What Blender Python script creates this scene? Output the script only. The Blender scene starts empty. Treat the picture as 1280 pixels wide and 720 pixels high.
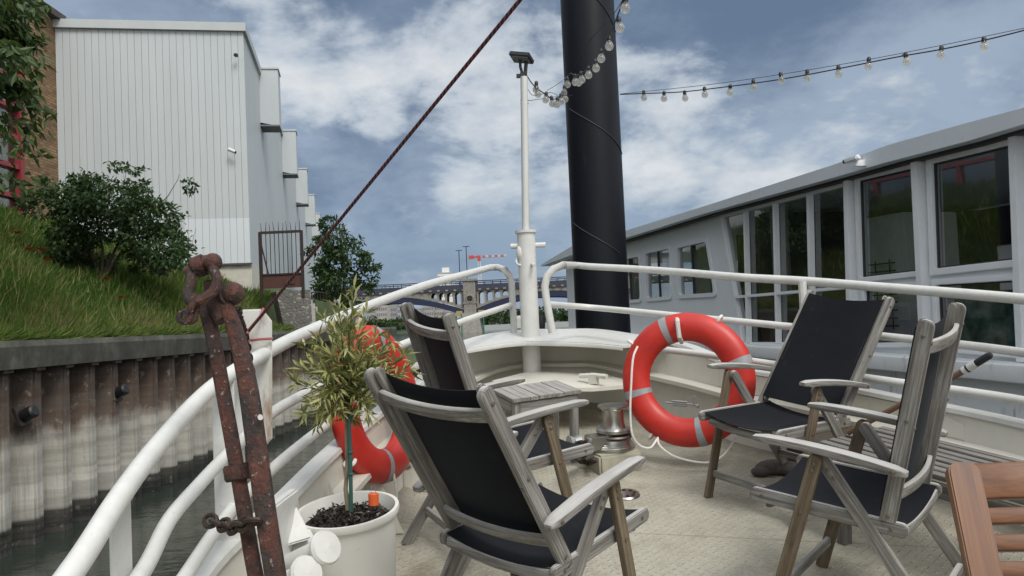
import bpy, bmesh, math, random
import numpy as np
from mathutils import Vector, Matrix
from mathutils.geometry import tessellate_polygon
R = math.radians
rnd = random.Random(7)
nrs = np.random.RandomState(11)
scene = bpy.context.scene
COL = scene.collection

# ------------------------------------------------------------------ camera
EYE = 2.6                                    # eye height above the water
F_PX, PITCH, ROLL = 1050.0, R(2.38), R(2.58)
cam = bpy.data.cameras.new("camera"); cam.sensor_width = 36; cam.lens = F_PX / 1280 * 36
cam.clip_start = 0.05; cam.clip_end = 6000
cam_o = bpy.data.objects.new("camera", cam); COL.objects.link(cam_o)
cam_o.matrix_world = Matrix.Translation((0, 0, EYE)) @ Matrix.Rotation(R(90) + PITCH, 4, 'X') @ Matrix.Rotation(-ROLL, 4, 'Z')
scene.camera = cam_o

# ------------------------------------------------------------------ sky, sun, exposure
SUN_EL, SUN_AZ = R(50), R(152)               # azimuth clockwise from +Y
world = bpy.data.worlds.new("World"); scene.world = world; world.use_nodes = True
def build_world():
    nt = world.node_tree; N = nt.nodes; L = nt.links; N.clear()
    out = N.new('ShaderNodeOutputWorld'); bg = N.new('ShaderNodeBackground'); bg.inputs['Strength'].default_value = 0.1
    L.new(bg.outputs[0], out.inputs[0])
    sky = N.new('ShaderNodeTexSky'); sky.sky_type = 'NISHITA'; sky.sun_disc = False
    sky.sun_elevation = SUN_EL; sky.sun_rotation = SUN_AZ
    tc = N.new('ShaderNodeTexCoord')
    def math_(op, a, b=None, c=None, clamp=False):
        n = N.new('ShaderNodeMath'); n.operation = op; n.use_clamp = clamp
        for i, v in enumerate((a, b, c)):
            if v is None: continue
            if isinstance(v, (int, float)): n.inputs[i].default_value = v
            else: L.new(v, n.inputs[i])
        return n.outputs[0]
    def vmath(op, a, b):
        n = N.new('ShaderNodeVectorMath'); n.operation = op
        for i, v in enumerate((a, b)):
            if isinstance(v, (tuple, list)): n.inputs[i].default_value = v
            elif v is not None: L.new(v, n.inputs[i])
        return n
    def mix(f, a, b, mode='MIX'):
        n = N.new('ShaderNodeMix'); n.data_type = 'RGBA'; n.blend_type = mode; n.clamp_factor = True
        for s, v in ((0, f), (6, a), (7, b)):
            if isinstance(v, (int, float)): n.inputs[s].default_value = v
            elif isinstance(v, (tuple, list)): n.inputs[s].default_value = (*v, 1)
            else: L.new(v, n.inputs[s])
        return n.outputs[2]
    d = vmath('NORMALIZE', tc.outputs['Generated'], None).outputs[0]
    sep = N.new('ShaderNodeSeparateXYZ'); L.new(d, sep.inputs[0]); z = sep.outputs[2]
    den = math_('ADD', math_('MAXIMUM', z, 0.0), 0.38)
    comb = N.new('ShaderNodeCombineXYZ')
    L.new(math_('DIVIDE', sep.outputs[0], den), comb.inputs[0]); L.new(math_('DIVIDE', sep.outputs[1], den), comb.inputs[1])
    def noise(scale, detail, rough, dist, off):
        m = vmath('ADD', comb.outputs[0], off).outputs[0]
        n = N.new('ShaderNodeTexNoise'); n.inputs['Scale'].default_value = scale; n.inputs['Detail'].default_value = detail
        n.inputs['Roughness'].default_value = rough; n.inputs['Distortion'].default_value = dist
        L.new(m, n.inputs['Vector']); return n.outputs[0]
    def smooth(x, a, b):
        n = N.new('ShaderNodeMapRange'); n.interpolation_type = 'SMOOTHSTEP'
        n.inputs[1].default_value = a; n.inputs[2].default_value = b; L.new(x, n.inputs[0]); return n.outputs[0]
    n1 = noise(1.5, 6, 0.52, 0.2, (3.1, 7.7, 0.0)); n2 = noise(2.9, 14, 0.57, 0.12, (9.3, 1.2, 2.0)); n3 = noise(9.0, 10, 0.62, 0.1, (1.3, 4.4, 5.0))
    def lobe(px, py, width, amp, v):
        X, Yp = px - 640, py - 360; c, s = math.cos(ROLL), math.sin(ROLL)
        u, w = (c * X - s * Yp) / F_PX, (s * X + c * Yp) / F_PX
        q = Vector((u, math.cos(PITCH) + w * math.sin(PITCH), math.sin(PITCH) - w * math.cos(PITCH))).normalized()
        dt = vmath('DOT_PRODUCT', d, tuple(q)).outputs['Value']
        g = math_('EXPONENT', math_('MULTIPLY', math_('SUBTRACT', dt, 1.0), 2.0 / R(width) ** 2 * 1.0))
        return math_('MULTIPLY_ADD', g, amp, v)
    v = math_('MULTIPLY_ADD', math_('SUBTRACT', n2, 0.5), 1.6, 0.475)
    for a in LOBES: v = lobe(*a, v)
    v = math_('ADD', v, math_('MULTIPLY', math_('SUBTRACT', n3, 0.5), 0.16))
    base = mix(smooth(math_('ADD', n1, math_('MULTIPLY', math_('SUBTRACT', n3, 0.5), 0.25)), 0.36, 0.64), (0.096, 0.138, 0.212), (0.265, 0.325, 0.41))
    bright = mix(smooth(v, 0.58, 0.84), (0.40, 0.445, 0.495), (0.61, 0.62, 0.625))
    cloud = mix(smooth(v, 0.485, 0.655), base, bright)
    # steel-blue band low over the river, paler lavender at the very horizon
    low = math_('SUBTRACT', 1.0, smooth(z, 0.05, 0.20))
    c1 = mix(math_('MULTIPLY', low, 0.58), cloud, (0.120, 0.190, 0.30))
    lav = math_('SUBTRACT', 1.0, smooth(z, 0.0, 0.075))
    c2 = mix(math_('MULTIPLY', lav, 0.62), c1, (0.30, 0.36, 0.46))
    # an overcast sky is brightest overhead
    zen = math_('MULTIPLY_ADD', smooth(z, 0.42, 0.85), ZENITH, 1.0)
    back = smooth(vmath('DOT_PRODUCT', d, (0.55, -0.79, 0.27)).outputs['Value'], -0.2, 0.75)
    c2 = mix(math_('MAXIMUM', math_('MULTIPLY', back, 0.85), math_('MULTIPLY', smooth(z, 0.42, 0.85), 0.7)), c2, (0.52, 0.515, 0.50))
    zen = math_('MULTIPLY', zen, math_('MULTIPLY_ADD', back, BACK_FILL, 1.0))   # sky brightening added out of view behind the viewer to light facing surfaces
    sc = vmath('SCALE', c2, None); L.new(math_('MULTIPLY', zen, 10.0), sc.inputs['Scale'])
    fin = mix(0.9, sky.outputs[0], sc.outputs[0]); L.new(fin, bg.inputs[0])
LOBES = [(860, 240, 9, 0.20), (690, 220, 8, 0.09), (1010, 200, 6, 0.10), (430, 105, 7, 0.11), (350, 30, 7, 0.12), (560, 60, 5, 0.06), (640, 150, 5, 0.07), (1150, 75, 5, 0.09), (990, 15, 7, -0.20), (950, 80, 4, -0.12), (1250, 10, 6, -0.18), (1200, 140, 5, -0.08), (520, 240, 7, -0.10), (360, 180, 4, -0.10), (640, 20, 4, -0.06)]
ZENITH = 0.8; BACK_FILL = 0.75
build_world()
sun = bpy.data.lights.new("sun", 'SUN'); sun.energy = 1.6; sun.angle = R(20); sun.color = (1.0, 0.97, 0.92)
sun_o = bpy.data.objects.new("sun", sun); COL.objects.link(sun_o)
sdir = Vector((math.sin(SUN_AZ) * math.cos(SUN_EL), math.cos(SUN_AZ) * math.cos(SUN_EL), math.sin(SUN_EL)))
sun_o.rotation_euler = sdir.to_track_quat('Z', 'Y').to_euler(); sun_o.location = (0, 0, 40)
vs = scene.view_settings; vs.view_transform = 'Standard'; vs.look = 'None'; vs.gamma = 1; vs.use_curve_mapping = False; vs.exposure = 0.37
scene.cycles.max_bounces = 8; scene.cycles.transparent_max_bounces = 16; scene.cycles.use_denoising = True

# ------------------------------------------------------------------ pixel <-> place helpers (survey of the photo)
def ray(px, py):
    X, Yp = px - 640, py - 360; c, s = math.cos(ROLL), math.sin(ROLL)
    u, w = (c * X - s * Yp) / F_PX, (s * X + c * Yp) / F_PX
    q = Vector((u, math.cos(PITCH) + w * math.sin(PITCH), math.sin(PITCH) - w * math.cos(PITCH)))
    return q / q.y
def P(px, py, Y): q = ray(px, py) * Y; q.z += EYE; return q
DK0, DKY, DKX = -1.53, 0.1464, -0.013        # deck plane, rising to the bow
def zd(x, y): return EYE + DK0 + DKY * y + DKX * x
def D(px, py, h=0.0):
    q = ray(px, py); Y = (DK0 + h) / (q.z - DKY - DKX * q.x); return Vector((q.x * Y, Y, EYE + q.z * Y))
def onplane(px, py, p0, n):
    q = ray(px, py); o = Vector((0, 0, EYE)); t = (Vector(p0) - o).dot(n) / q.dot(n); return o + q * t
UPD = Vector((-DKX, -DKY, 1)).normalized()

# ------------------------------------------------------------------ object helpers
def wm(o):
    m = o.matrix_basis.copy()
    while o.parent: o = o.parent; m = o.matrix_basis @ m
    return m
def link(name, data, parent=None, M=None):
    o = bpy.data.objects.new(name, data); COL.objects.link(o)
    M = M if M is not None else Matrix.Identity(4)
    if parent is not None:
        o.parent = parent; o.matrix_basis = wm(parent).inverted() @ M
    else: o.matrix_basis = M
    return o
def tag(o, label, cat, group=None, kind=None):
    if label: o['label'] = label
    if cat: o['category'] = cat
    if group: o['group'] = group
    if kind: o['kind'] = kind
    return o
def thing(name, label, cat, loc=(0, 0, 0), group=None, M=None):
    return tag(link(name, None, None, M if M is not None else Matrix.Translation(Vector(loc))), label, cat, group)
class MB:
    """collects vertices and faces of ONE mesh"""
    def __init__(s): s.v = []; s.f = []; s.at = []
    def add(s, vs, fs):
        o = len(s.v); s.v += [tuple(p) for p in vs]; s.f += [tuple(i + o for i in f) for f in fs]; return s
    def box(s, c, size, M=None):
        hx, hy, hz = [k / 2 for k in size]; M = M or Matrix.Identity(4); c = Vector(c)
        vs = [M @ (c + Vector((x * hx, y * hy, z * hz))) for x in (-1, 1) for y in (-1, 1) for z in (-1, 1)]
        return s.add(vs, [(0, 1, 3, 2), (4, 6, 7, 5), (0, 4, 5, 1), (2, 3, 7, 6), (0, 2, 6, 4), (1, 5, 7, 3)])
    def sweep(s, pts, sec, up=(0, 0, 1), scales=None, caps=True, closed=False):
        pts = [Vector(p) for p in pts]; n = len(pts); m = len(sec); u = Vector(up); vs = []; fs = []
        for i, p in enumerate(pts):
            a = pts[i - 1] if (i > 0 or closed) else p; b = pts[(i + 1) % n] if (i < n - 1 or closed) else p
            t = (b - a).normalized()
            u = (u - t * u.dot(t))
            if u.length < 1e-6: u = t.orthogonal()
            u.normalize(); sd = t.cross(u); k = scales[i] if scales else 1.0
            ka, kb = (k, k) if not isinstance(k, tuple) else k
            vs += [p + sd * (q[0] * ka) + u * (q[1] * kb) for q in sec]
        for i in range(n if closed else n - 1):
            j = (i + 1) % n
            for k in range(m):
                l = (k + 1) % m; fs.append((i * m + k, i * m + l, j * m + l, j * m + k))
        if caps and not closed:
            fs.append(tuple(reversed(range(m)))); fs.append(tuple((n - 1) * m + k for k in range(m)))
        return s.add(vs, fs)
    def tube(s, pts, r, n=10, scales=None, closed=False):
        return s.sweep(pts, [(r * math.cos(2 * math.pi * k / n), r * math.sin(2 * math.pi * k / n)) for k in range(n)], (0.13, 0.21, 0.97), scales, True, closed)
    def lathe(s, prof, n=24, M=None, cap=True):
        M = M or Matrix.Identity(4); vs = []; fs = []; m = len(prof)
        for k in range(n):
            a = 2 * math.pi * k / n
            vs += [M @ Vector((r * math.cos(a), r * math.sin(a), z)) for r, z in prof]
        for k in range(n):
            l = (k + 1) % n
            for i in range(m - 1): fs.append((k * m + i, l * m + i, l * m + i + 1, k * m + i + 1))
        if cap:
            if prof[0][0] > 1e-5: fs.append(tuple(reversed([k * m for k in range(n)])))
            if prof[-1][0] > 1e-5: fs.append(tuple(k * m + m - 1 for k in range(n)))
        return s.add(vs, fs)
    def ball(s, c, r, n=14, sq=(1, 1, 1)):
        prof = [(max(1e-4, math.sin(math.pi * i / 8)) * r, -math.cos(math.pi * i / 8) * r) for i in range(9)]
        return s.lathe(prof, n, Matrix.Translation(Vector(c)) @ Matrix.Diagonal((*sq, 1)), False)
    def poly(s, outline, t, M=None):
        """outline in XY (counter-clockwise) extruded from z=-t/2 to z=t/2"""
        M = M or Matrix.Identity(4); n = len(outline)
        vs = [M @ Vector((x, y, -t / 2)) for x, y in outline] + [M @ Vector((x, y, t / 2)) for x, y in outline]
        return s.add(vs, [tuple(reversed(range(n))), tuple(range(n, 2 * n))] + [(k, (k + 1) % n, n + (k + 1) % n, n + k) for k in range(n)])
    def torus(s, Rm, ra, rb=None, n=40, m=14, M=None):
        rb = rb or ra; M = M or Matrix.Identity(4); vs = []; fs = []
        for i in range(n):
            a = 2 * math.pi * i / n
            for k in range(m):
                b = 2 * math.pi * k / m; q = Rm + ra * math.cos(b)
                vs.append(M @ Vector((q * math.cos(a), q * math.sin(a), rb * math.sin(b))))
        for i in range(n):
            for k in range(m):
                fs.append((i * m + k, ((i + 1) % n) * m + k, ((i + 1) % n) * m + (k + 1) % m, i * m + (k + 1) % m))
        return s.add(vs, fs)
    def mesh(s, name='mesh', mats=(), sharp=35, bevel=0, fix=True):
        me = bpy.data.meshes.new(name)
        if fix or bevel:
            bm = bmesh.new(); bv = [bm.verts.new(p) for p in s.v]
            for f in s.f:
                try: bm.faces.new([bv[i] for i in f])
                except ValueError: pass
            if fix: bmesh.ops.recalc_face_normals(bm, faces=bm.faces)
            if bevel:
                es = [e for e in bm.edges if len(e.link_faces) == 2 and e.calc_face_angle(0) > R(40)]
                bmesh.ops.bevel(bm, geom=es, offset=bevel, segments=2, affect='EDGES', clamp_overlap=True)
            bm.to_mesh(me); bm.free()
        else: me.from_pydata(s.v, [], s.f)
        me.shade_smooth(); me.set_sharp_from_angle(angle=R(sharp))
        for m in mats: me.materials.append(m)
        return me
    def build(s, name, mat, parent=None, M=None, sharp=35, bevel=0, local=False, fix=True):
        """vertices are given in world space unless M or local is set; origin goes to the parent's (or the mesh's base)"""
        if M is None and not local:
            M = Matrix.Translation(wm(parent).translation) if parent is not None else Matrix.Identity(4)
            if parent is None:
                c = sum((Vector(p) for p in s.v), Vector()) / max(1, len(s.v)); c.z = min(p[2] for p in s.v); M = Matrix.Translation(c)
            inv = M.inverted(); s.v = [tuple(inv @ Vector(p)) for p in s.v]
        elif local and parent is not None: M = wm(parent) @ (M or Matrix.Identity(4))
        return link(name, s.mesh(name, (mat,) if mat else (), sharp, bevel, fix), parent, M)
def rrect(w, h, r=0.004, n=2):
    o = []
    for cx, cy, a0 in ((w / 2 - r, h / 2 - r, 0), (-w / 2 + r, h / 2 - r, 90), (-w / 2 + r, -h / 2 + r, 180), (w / 2 - r, -h / 2 + r, 270)):
        for k in range(n + 1):
            a = R(a0 + 90 * k / n); o.append((cx + r * math.cos(a), cy + r * math.sin(a)))
    return o
def frame(a, b, up):
    a, b = Vector(a), Vector(b); x = (b - a).normalized(); z = Vector(up); z = (z - x * z.dot(x)).normalized(); y = z.cross(x)
    return Matrix(((x.x, y.x, z.x, a.x), (x.y, y.y, z.y, a.y), (x.z, y.z, z.z, a.z), (0, 0, 0, 1)))
def slat_mesh(L, w, t, ra=0.004, rb=0.004, ea=0.0, eb=0.0):
    """board along local +X, width in Y, thickness in Z; ra/rb corner radius at the ends; ea/eb extra length"""
    o = []
    for cx, cy, a0, r in ((L + eb - rb, w / 2 - rb, 0, rb), (-ea + ra, w / 2 - ra, 90, ra), (-ea + ra, -w / 2 + ra, 180, ra), (L + eb - rb, -w / 2 + rb, 270, rb)):
        n = 5 if r > 0.01 else 1
        for k in range(n + 1):
            a = R(a0 + 90 * k / n); o.append((cx + r * math.cos(a), cy + r * math.sin(a)))
    return MB().poly(o, t)
def catmull(pts, n=8):
    """centripetal Catmull-Rom through the points"""
    pts = [Vector(p) for p in pts]; pts = [p for i, p in enumerate(pts) if i == 0 or (p - pts[i - 1]).length > 1e-6]; out = []; m = len(pts)
    for i in range(m - 1):
        p1, p2 = pts[i], pts[i + 1]; p0 = pts[i - 1] if i else p1 * 2 - p2; p3 = pts[i + 2] if i + 2 < m else p2 * 2 - p1
        t0 = 0.0; t1 = (p1 - p0).length ** 0.5; t2 = t1 + (p2 - p1).length ** 0.5; t3 = t2 + (p3 - p2).length ** 0.5
        for k in range(n):
            t = t1 + (t2 - t1) * k / n
            a1 = p0 * ((t1 - t) / (t1 - t0)) + p1 * ((t - t0) / (t1 - t0)); a2 = p1 * ((t2 - t) / (t2 - t1)) + p2 * ((t - t1) / (t2 - t1)); a3 = p2 * ((t3 - t) / (t3 - t2)) + p3 * ((t - t2) / (t3 - t2))
            b1 = a1 * ((t2 - t) / (t2 - t0)) + a2 * ((t - t0) / (t2 - t0)); b2 = a2 * ((t3 - t) / (t3 - t1)) + a3 * ((t - t1) / (t3 - t1))
            out.append(b1 * ((t2 - t) / (t2 - t1)) + b2 * ((t - t1) / (t2 - t1)))
    out.append(pts[-1]); return out
def leaves_mesh(pos, axis, nrm, length, width, tint=None, mats=(), fold=0.18):
    """many leaf faces as one mesh; arrays (n,3); each leaf is a folded kite of 2 triangles + 2 triangles"""
    n = len(pos); side = np.cross(axis, nrm); side /= np.linalg.norm(side, axis=1)[:, None] + 1e-9
    up = np.cross(side, axis)
    l = np.asarray(length).reshape(-1, 1) * np.ones((n, 1)); w = np.asarray(width).reshape(-1, 1) * np.ones((n, 1))
    v = np.stack([pos, pos + axis * l * 0.45 + side * w * 0.5 + up * w * fold, pos + axis * l - up * l * 0.12, pos + axis * l * 0.45 - side * w * 0.5 + up * w * fold], 1).reshape(-1, 3)
    me = bpy.data.meshes.new('leaves'); me.vertices.add(4 * n); me.vertices.foreach_set('co', v.astype(np.float32).ravel())
    idx = (np.arange(n) * 4)[:, None] + np.array([0, 1, 2, 0, 2, 3])[None]
    me.loops.add(6 * n); me.loops.foreach_set('vertex_index', idx.ravel().astype(np.int32))
    me.polygons.add(2 * n); me.polygons.foreach_set('loop_start', (np.arange(2 * n) * 3).astype(np.int32))
    me.update(calc_edges=True)
    if tint is not None:
        a = me.attributes.new('tint', 'FLOAT', 'POINT'); a.data.foreach_set('value', np.repeat(np.asarray(tint, np.float32), 4))
    for m in mats: me.materials.append(m)
    return me
def unit(a): return a / (np.linalg.norm(a, axis=-1, keepdims=True) + 1e-9)

# ------------------------------------------------------------------ materials
class Mat:
    def __init__(s, name):
        s.m = bpy.data.materials.new(name); s.m.use_nodes = True; s.N = s.m.node_tree.nodes; s.L = s.m.node_tree.links
        s.b = s.N['Principled BSDF']; s.out = s.N['Material Output']; s.tc = s.N.new('ShaderNodeTexCoord')
    def set(s, k, v):
        i = s.b.inputs[k]
        if isinstance(v, (int, float)): i.default_value = v
        elif isinstance(v, (tuple, list)): i.default_value = (*v, 1) if len(v) == 3 else v
        else: s.L.new(v, i)
        return s
    def vec(s, scale=(1, 1, 1), space='Object', rand=True, off=(0, 0, 0)):
        mp = s.N.new('ShaderNodeMapping'); mp.inputs['Scale'].default_value = scale; mp.inputs['Location'].default_value = off
        s.L.new(s.tc.outputs[space], mp.inputs[0]); o = mp.outputs[0]
        if rand:
            oi = s.N.new('ShaderNodeObjectInfo'); a = s.N.new('ShaderNodeVectorMath'); a.operation = 'MULTIPLY_ADD'
            s.L.new(oi.outputs['Random'], a.inputs[0]); a.inputs[1].default_value = (37, 17, 53); s.L.new(o, a.inputs[2]); o = a.outputs[0]
        return o
    def noise(s, scale=5, detail=6, rough=0.6, vec=None, dist=0.0):
        n = s.N.new('ShaderNodeTexNoise'); n.inputs['Scale'].default_value = scale; n.inputs['Detail'].default_value = detail
        n.inputs['Roughness'].default_value = rough; n.inputs['Distortion'].default_value = dist
        s.L.new(vec if vec is not None else s.vec(), n.inputs['Vector']); return n.outputs[0]
    def vor(s, scale=5, vec=None, feature='F1', out='Distance'):
        n = s.N.new('ShaderNodeTexVoronoi'); n.feature = feature; n.inputs['Scale'].default_value = scale
        s.L.new(vec if vec is not None else s.vec(), n.inputs['Vector']); return n.outputs[out]
    def ramp(s, fac, stops):
        n = s.N.new('ShaderNodeValToRGB'); s.L.new(fac, n.inputs[0]); cr = n.color_ramp
        stops = [(p, c if isinstance(c, tuple) else (c, c, c)) for p, c in stops]
        cr.elements[0].position, cr.elements[0].color = stops[0][0], (*stops[0][1], 1)
        cr.elements[1].position, cr.elements[1].color = stops[-1][0], (*stops[-1][1], 1)
        for p, c in stops[1:-1]:
            e = cr.elements.new(p); e.color = (*c, 1)
        return n.outputs[0]
    def mix(s, f, a, b, mode='MIX'):
        n = s.N.new('ShaderNodeMix'); n.data_type = 'RGBA'; n.blend_type = mode
        for k, v in ((0, f), (6, a), (7, b)):
            if isinstance(v, (int, float)): n.inputs[k].default_value = v
            elif isinstance(v, (tuple, list)): n.inputs[k].default_value = (*v, 1)
            else: s.L.new(v, n.inputs[k])
        return n.outputs[2]
    def math(s, op, a, b=None, clamp=False):
        n = s.N.new('ShaderNodeMath'); n.operation = op; n.use_clamp = clamp
        for i, v in enumerate((a, b)):
            if v is None: continue
            if isinstance(v, (int, float)): n.inputs[i].default_value = v
            else: s.L.new(v, n.inputs[i])
        return n.outputs[0]
    def sep(s, v):
        n = s.N.new('ShaderNodeSeparateXYZ'); s.L.new(v, n.inputs[0]); return n.outputs
    def attr(s, name):
        n = s.N.new('ShaderNodeAttribute'); n.attribute_name = name; return n.outputs['Fac']
    def bump(s, h, strength=0.3, dist=0.01):
        n = s.N.new('ShaderNodeBump'); n.inputs['Strength'].default_value = strength; n.inputs['Distance'].default_value = dist
        s.L.new(h, n.inputs['Height']); s.L.new(n.outputs[0], s.b.inputs['Normal']); return s

def wood_grey(name, cols, top=0.0):
    m = Mat(name); v = m.vec((1.2, 16, 16)); g = m.noise(3.2, 8, 0.65, v, 0.4); fine = m.noise(1.0, 6, 0.7, m.vec((3, 160, 160)))
    blot = m.noise(5, 4, 0.6, m.vec((1, 2, 2)))
    c = m.ramp(g, [(0.30, cols[0]), (0.5, cols[1]), (0.72, cols[2])]); c = m.mix(m.ramp(fine, [(0.35, 0.75), (0.58, 0.0)]), c, cols[0])
    c = m.mix(m.ramp(blot, [(0.50, 0.0), (0.72, 0.6)]), c, cols[3])
    if top:   # upward faces painted paler: bleached wood plus sky reflection put into the colour
        ge = m.N.new('ShaderNodeNewGeometry'); up = m.sep(ge.outputs['Normal'])[2]
        c = m.mix(m.math('MULTIPLY', m.ramp(up, [(0.55, 0.0), (0.95, 1.0)]), m.ramp(blot, [(0.3, top), (0.7, top * 0.6)])), c, (0.52, 0.51, 0.49))
    m.set('Base Color', c).set('Roughness', 0.78).bump(m.math('ADD', fine, g), 0.35, 0.003); return m.m
def paint(name, col, rough=0.4, dirt=0.12, dirtcol=(0.25, 0.22, 0.17), scale=6, rust=0.0, bump=0.08, spec=0.5):
    m = Mat(name); n = m.noise(scale, 8, 0.65); n2 = m.noise(scale * 7, 5, 0.7)
    c = m.mix(m.ramp(n, [(0.42, 0.0), (0.75, dirt)]), col, dirtcol)
    c = m.mix(m.ramp(n2, [(0.60, 0.0), (0.72, dirt * 1.6)]), c, dirtcol)
    ch = m.noise(scale * 3.2, 9, 0.78, m.vec((1, 1, 1))); c = m.mix(m.ramp(ch, [(0.655, 0.0), (0.675, dirt * 1.8)]), c, (0.16, 0.155, 0.145))
    if rust:
        r = m.noise(3.0, 7, 0.7, m.vec((5, 5, 1.0))); c = m.mix(m.ramp(r, [(0.64 - rust * 0.12, 0.0), (0.72, rust)]), c, (0.22, 0.10, 0.035))
    m.set('Base Color', c).set('Roughness', m.math('ADD', rough - 0.08, m.math('MULTIPLY', n, 0.2))).set('Specular IOR Level', spec).bump(m.noise(scale * 4, 4, 0.6), bump, 0.004); return m.m
def plain(name, col, rough=0.5, metal=0.0, var=0.15, scale=8, bump=0.0):
    m = Mat(name); n = m.noise(scale, 6, 0.6); d = tuple(k * (1 - var) for k in col)
    m.set('Base Color', m.mix(n, d, tuple(min(1, k * (1 + var)) for k in col))).set('Roughness', rough).set('Metallic', metal)
    if bump: m.bump(n, bump, 0.004)
    return m.m
M_CREAM = paint('cream_boat_paint', (0.64, 0.62, 0.55), 0.38, 0.22, (0.40, 0.37, 0.29), 4, rust=0.18)
M_WHITE = paint('white_rail_paint', (0.62, 0.62, 0.59), 0.36, 0.26, (0.34, 0.33, 0.30), 11, rust=0.10, bump=0.35)
M_WHITERUST = paint('white_plate_paint', (0.60, 0.60, 0.56), 0.4, 0.3, (0.38, 0.33, 0.26), 9, rust=1.0)
M_TEAK = wood_grey('weathered_teak', [(0.075, 0.068, 0.060), (0.235, 0.225, 0.205), (0.40, 0.39, 0.365), (0.15, 0.135, 0.11)], top=0.75)
M_BENCH = wood_grey('dull_grey_bench_wood', [(0.055, 0.049, 0.042), (0.15, 0.138, 0.122), (0.235, 0.22, 0.20), (0.095, 0.082, 0.066)], top=0.12)
M_TEAKB = wood_grey('brown_teak', [(0.06, 0.043, 0.026), (0.17, 0.13, 0.085), (0.25, 0.20, 0.14), (0.11, 0.075, 0.04)])
M_STOOL = wood_grey('silver_grey_wood', [(0.12, 0.112, 0.10), (0.28, 0.27, 0.25), (0.41, 0.40, 0.375), (0.18, 0.168, 0.15)], top=0.25)
def mk_oiled():
    m = Mat('oiled_teak'); v = m.vec((1.3, 14, 14)); g = m.noise(3, 7, 0.6, v, 0.6); f = m.noise(1, 4, 0.6, m.vec((4, 140, 140)))
    c = m.ramp(g, [(0.3, (0.065, 0.023, 0.008)), (0.52, (0.155, 0.060, 0.018)), (0.72, (0.235, 0.10, 0.032))]); c = m.mix(m.ramp(f, [(0.4, 0.45), (0.6, 0.0)]), c, (0.11, 0.035, 0.012))
    m.set('Base Color', c).set('Roughness', 0.42).bump(m.math('ADD', f, g), 0.2, 0.002); return m.m
M_OIL = mk_oiled()
def mk_fabric():
    m = Mat('navy_mesh_fabric'); v = m.vec((1, 1, 1), rand=False)
    w = m.N.new('ShaderNodeTexChecker'); w.inputs['Scale'].default_value = 420; m.L.new(v, w.inputs[0])
    n = m.noise(4, 5, 0.6); c = m.mix(n, (0.004, 0.0044, 0.0055), (0.010, 0.0112, 0.0145)); c = m.mix(m.ramp(m.noise(18, 5, 0.7), [(0.58, 0.0), (0.75, 0.12)]), c, (0.07, 0.07, 0.07))
    m.set('Base Color', c).set('Roughness', 0.8).set('Specular IOR Level', 0.12).set('Sheen Weight', 0.05).set('Sheen Roughness', 0.5).set('Sheen Tint', (0.72, 0.76, 0.85)).bump(w.outputs[1], 0.15, 0.0008); return m.m
M_FAB = mk_fabric()
M_BOLT = plain('dull_bolt_metal', (0.20, 0.17, 0.14), 0.45, 0.8)
def mk_rust():
    m = Mat('rusted_red_primer'); n = m.noise(26, 9, 0.72, None, 0.5); n2 = m.noise(75, 6, 0.7); n3 = m.noise(11, 7, 0.7)
    c = m.ramp(n, [(0.36, (0.014, 0.010, 0.009)), (0.46, (0.055, 0.022, 0.015)), (0.56, (0.090, 0.026, 0.015)), (0.70, (0.135, 0.055, 0.035))])
    c = m.mix(m.ramp(n3, [(0.47, 0.0), (0.56, 0.9)]), c, (0.030, 0.022, 0.019))
    c = m.mix(m.ramp(n2, [(0.61, 0.0), (0.67, 0.8)]), c, (0.34, 0.31, 0.28))
    m.set('Base Color', c).set('Roughness', 0.55).bump(m.math('ADD', n, m.math('MULTIPLY', n2, 0.6)), 1.0, 0.012); return m.m
M_RUST = mk_rust()
M_CHAIN = plain('rusty_chain', (0.055, 0.038, 0.030), 0.6, 0.5, 0.5, 40, 0.5)
M_STEEL = plain('stainless_steel', (0.50, 0.49, 0.46), 0.28, 1.0, 0.2, 12)
M_GALV = plain('galvanised_steel', (0.42, 0.43, 0.43), 0.5, 0.7, 0.25, 14)
def mk_red():
    m = Mat('red_lifebuoy_plastic'); n = m.noise(7, 7, 0.65)
    c = m.ramp(n, [(0.3, (0.42, 0.018, 0.012)), (0.7, (0.55, 0.034, 0.022))]); c = m.mix(m.ramp(m.noise(40, 5, 0.7), [(0.60, 0.0), (0.72, 0.5)]), c, (0.30, 0.075, 0.06)); sc_ = m.noise(12, 9, 0.75, m.vec((1, 4, 1))); c = m.mix(m.ramp(sc_, [(0.64, 0.0), (0.70, 0.4)]), c, (0.55, 0.22, 0.18))
    m.set('Base Color', c).set('Roughness', 0.42).set('Subsurface Weight', 0.0).bump(m.noise(25, 5, 0.6), 0.10, 0.004); return m.m
M_RED = mk_red()
M_BAND = plain('grey_reflective_tape', (0.29, 0.30, 0.31), 0.5, 0.1, 0.3, 30)
M_ROPEW = plain('white_rope', (0.68, 0.66, 0.62), 0.8, 0, 0.25, 60, 0.6)
def mk_redrope():
    m = Mat('dark_red_braided_rope'); w = m.N.new('ShaderNodeTexWave'); w.inputs['Scale'].default_value = 10; w.inputs['Distortion'].default_value = 1.5
    m.L.new(m.vec((3, 3, 3), rand=False), w.inputs[0])
    c = m.ramp(w.outputs[1], [(0.25, (0.035, 0.010, 0.013)), (0.55, (0.085, 0.018, 0.022)), (0.9, (0.14, 0.05, 0.05))])
    m.set('Base Color', c).set('Roughness', 0.8).bump(w.outputs[1], 0.7, 0.004); return m.m
M_RROPE = mk_redrope()
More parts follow.
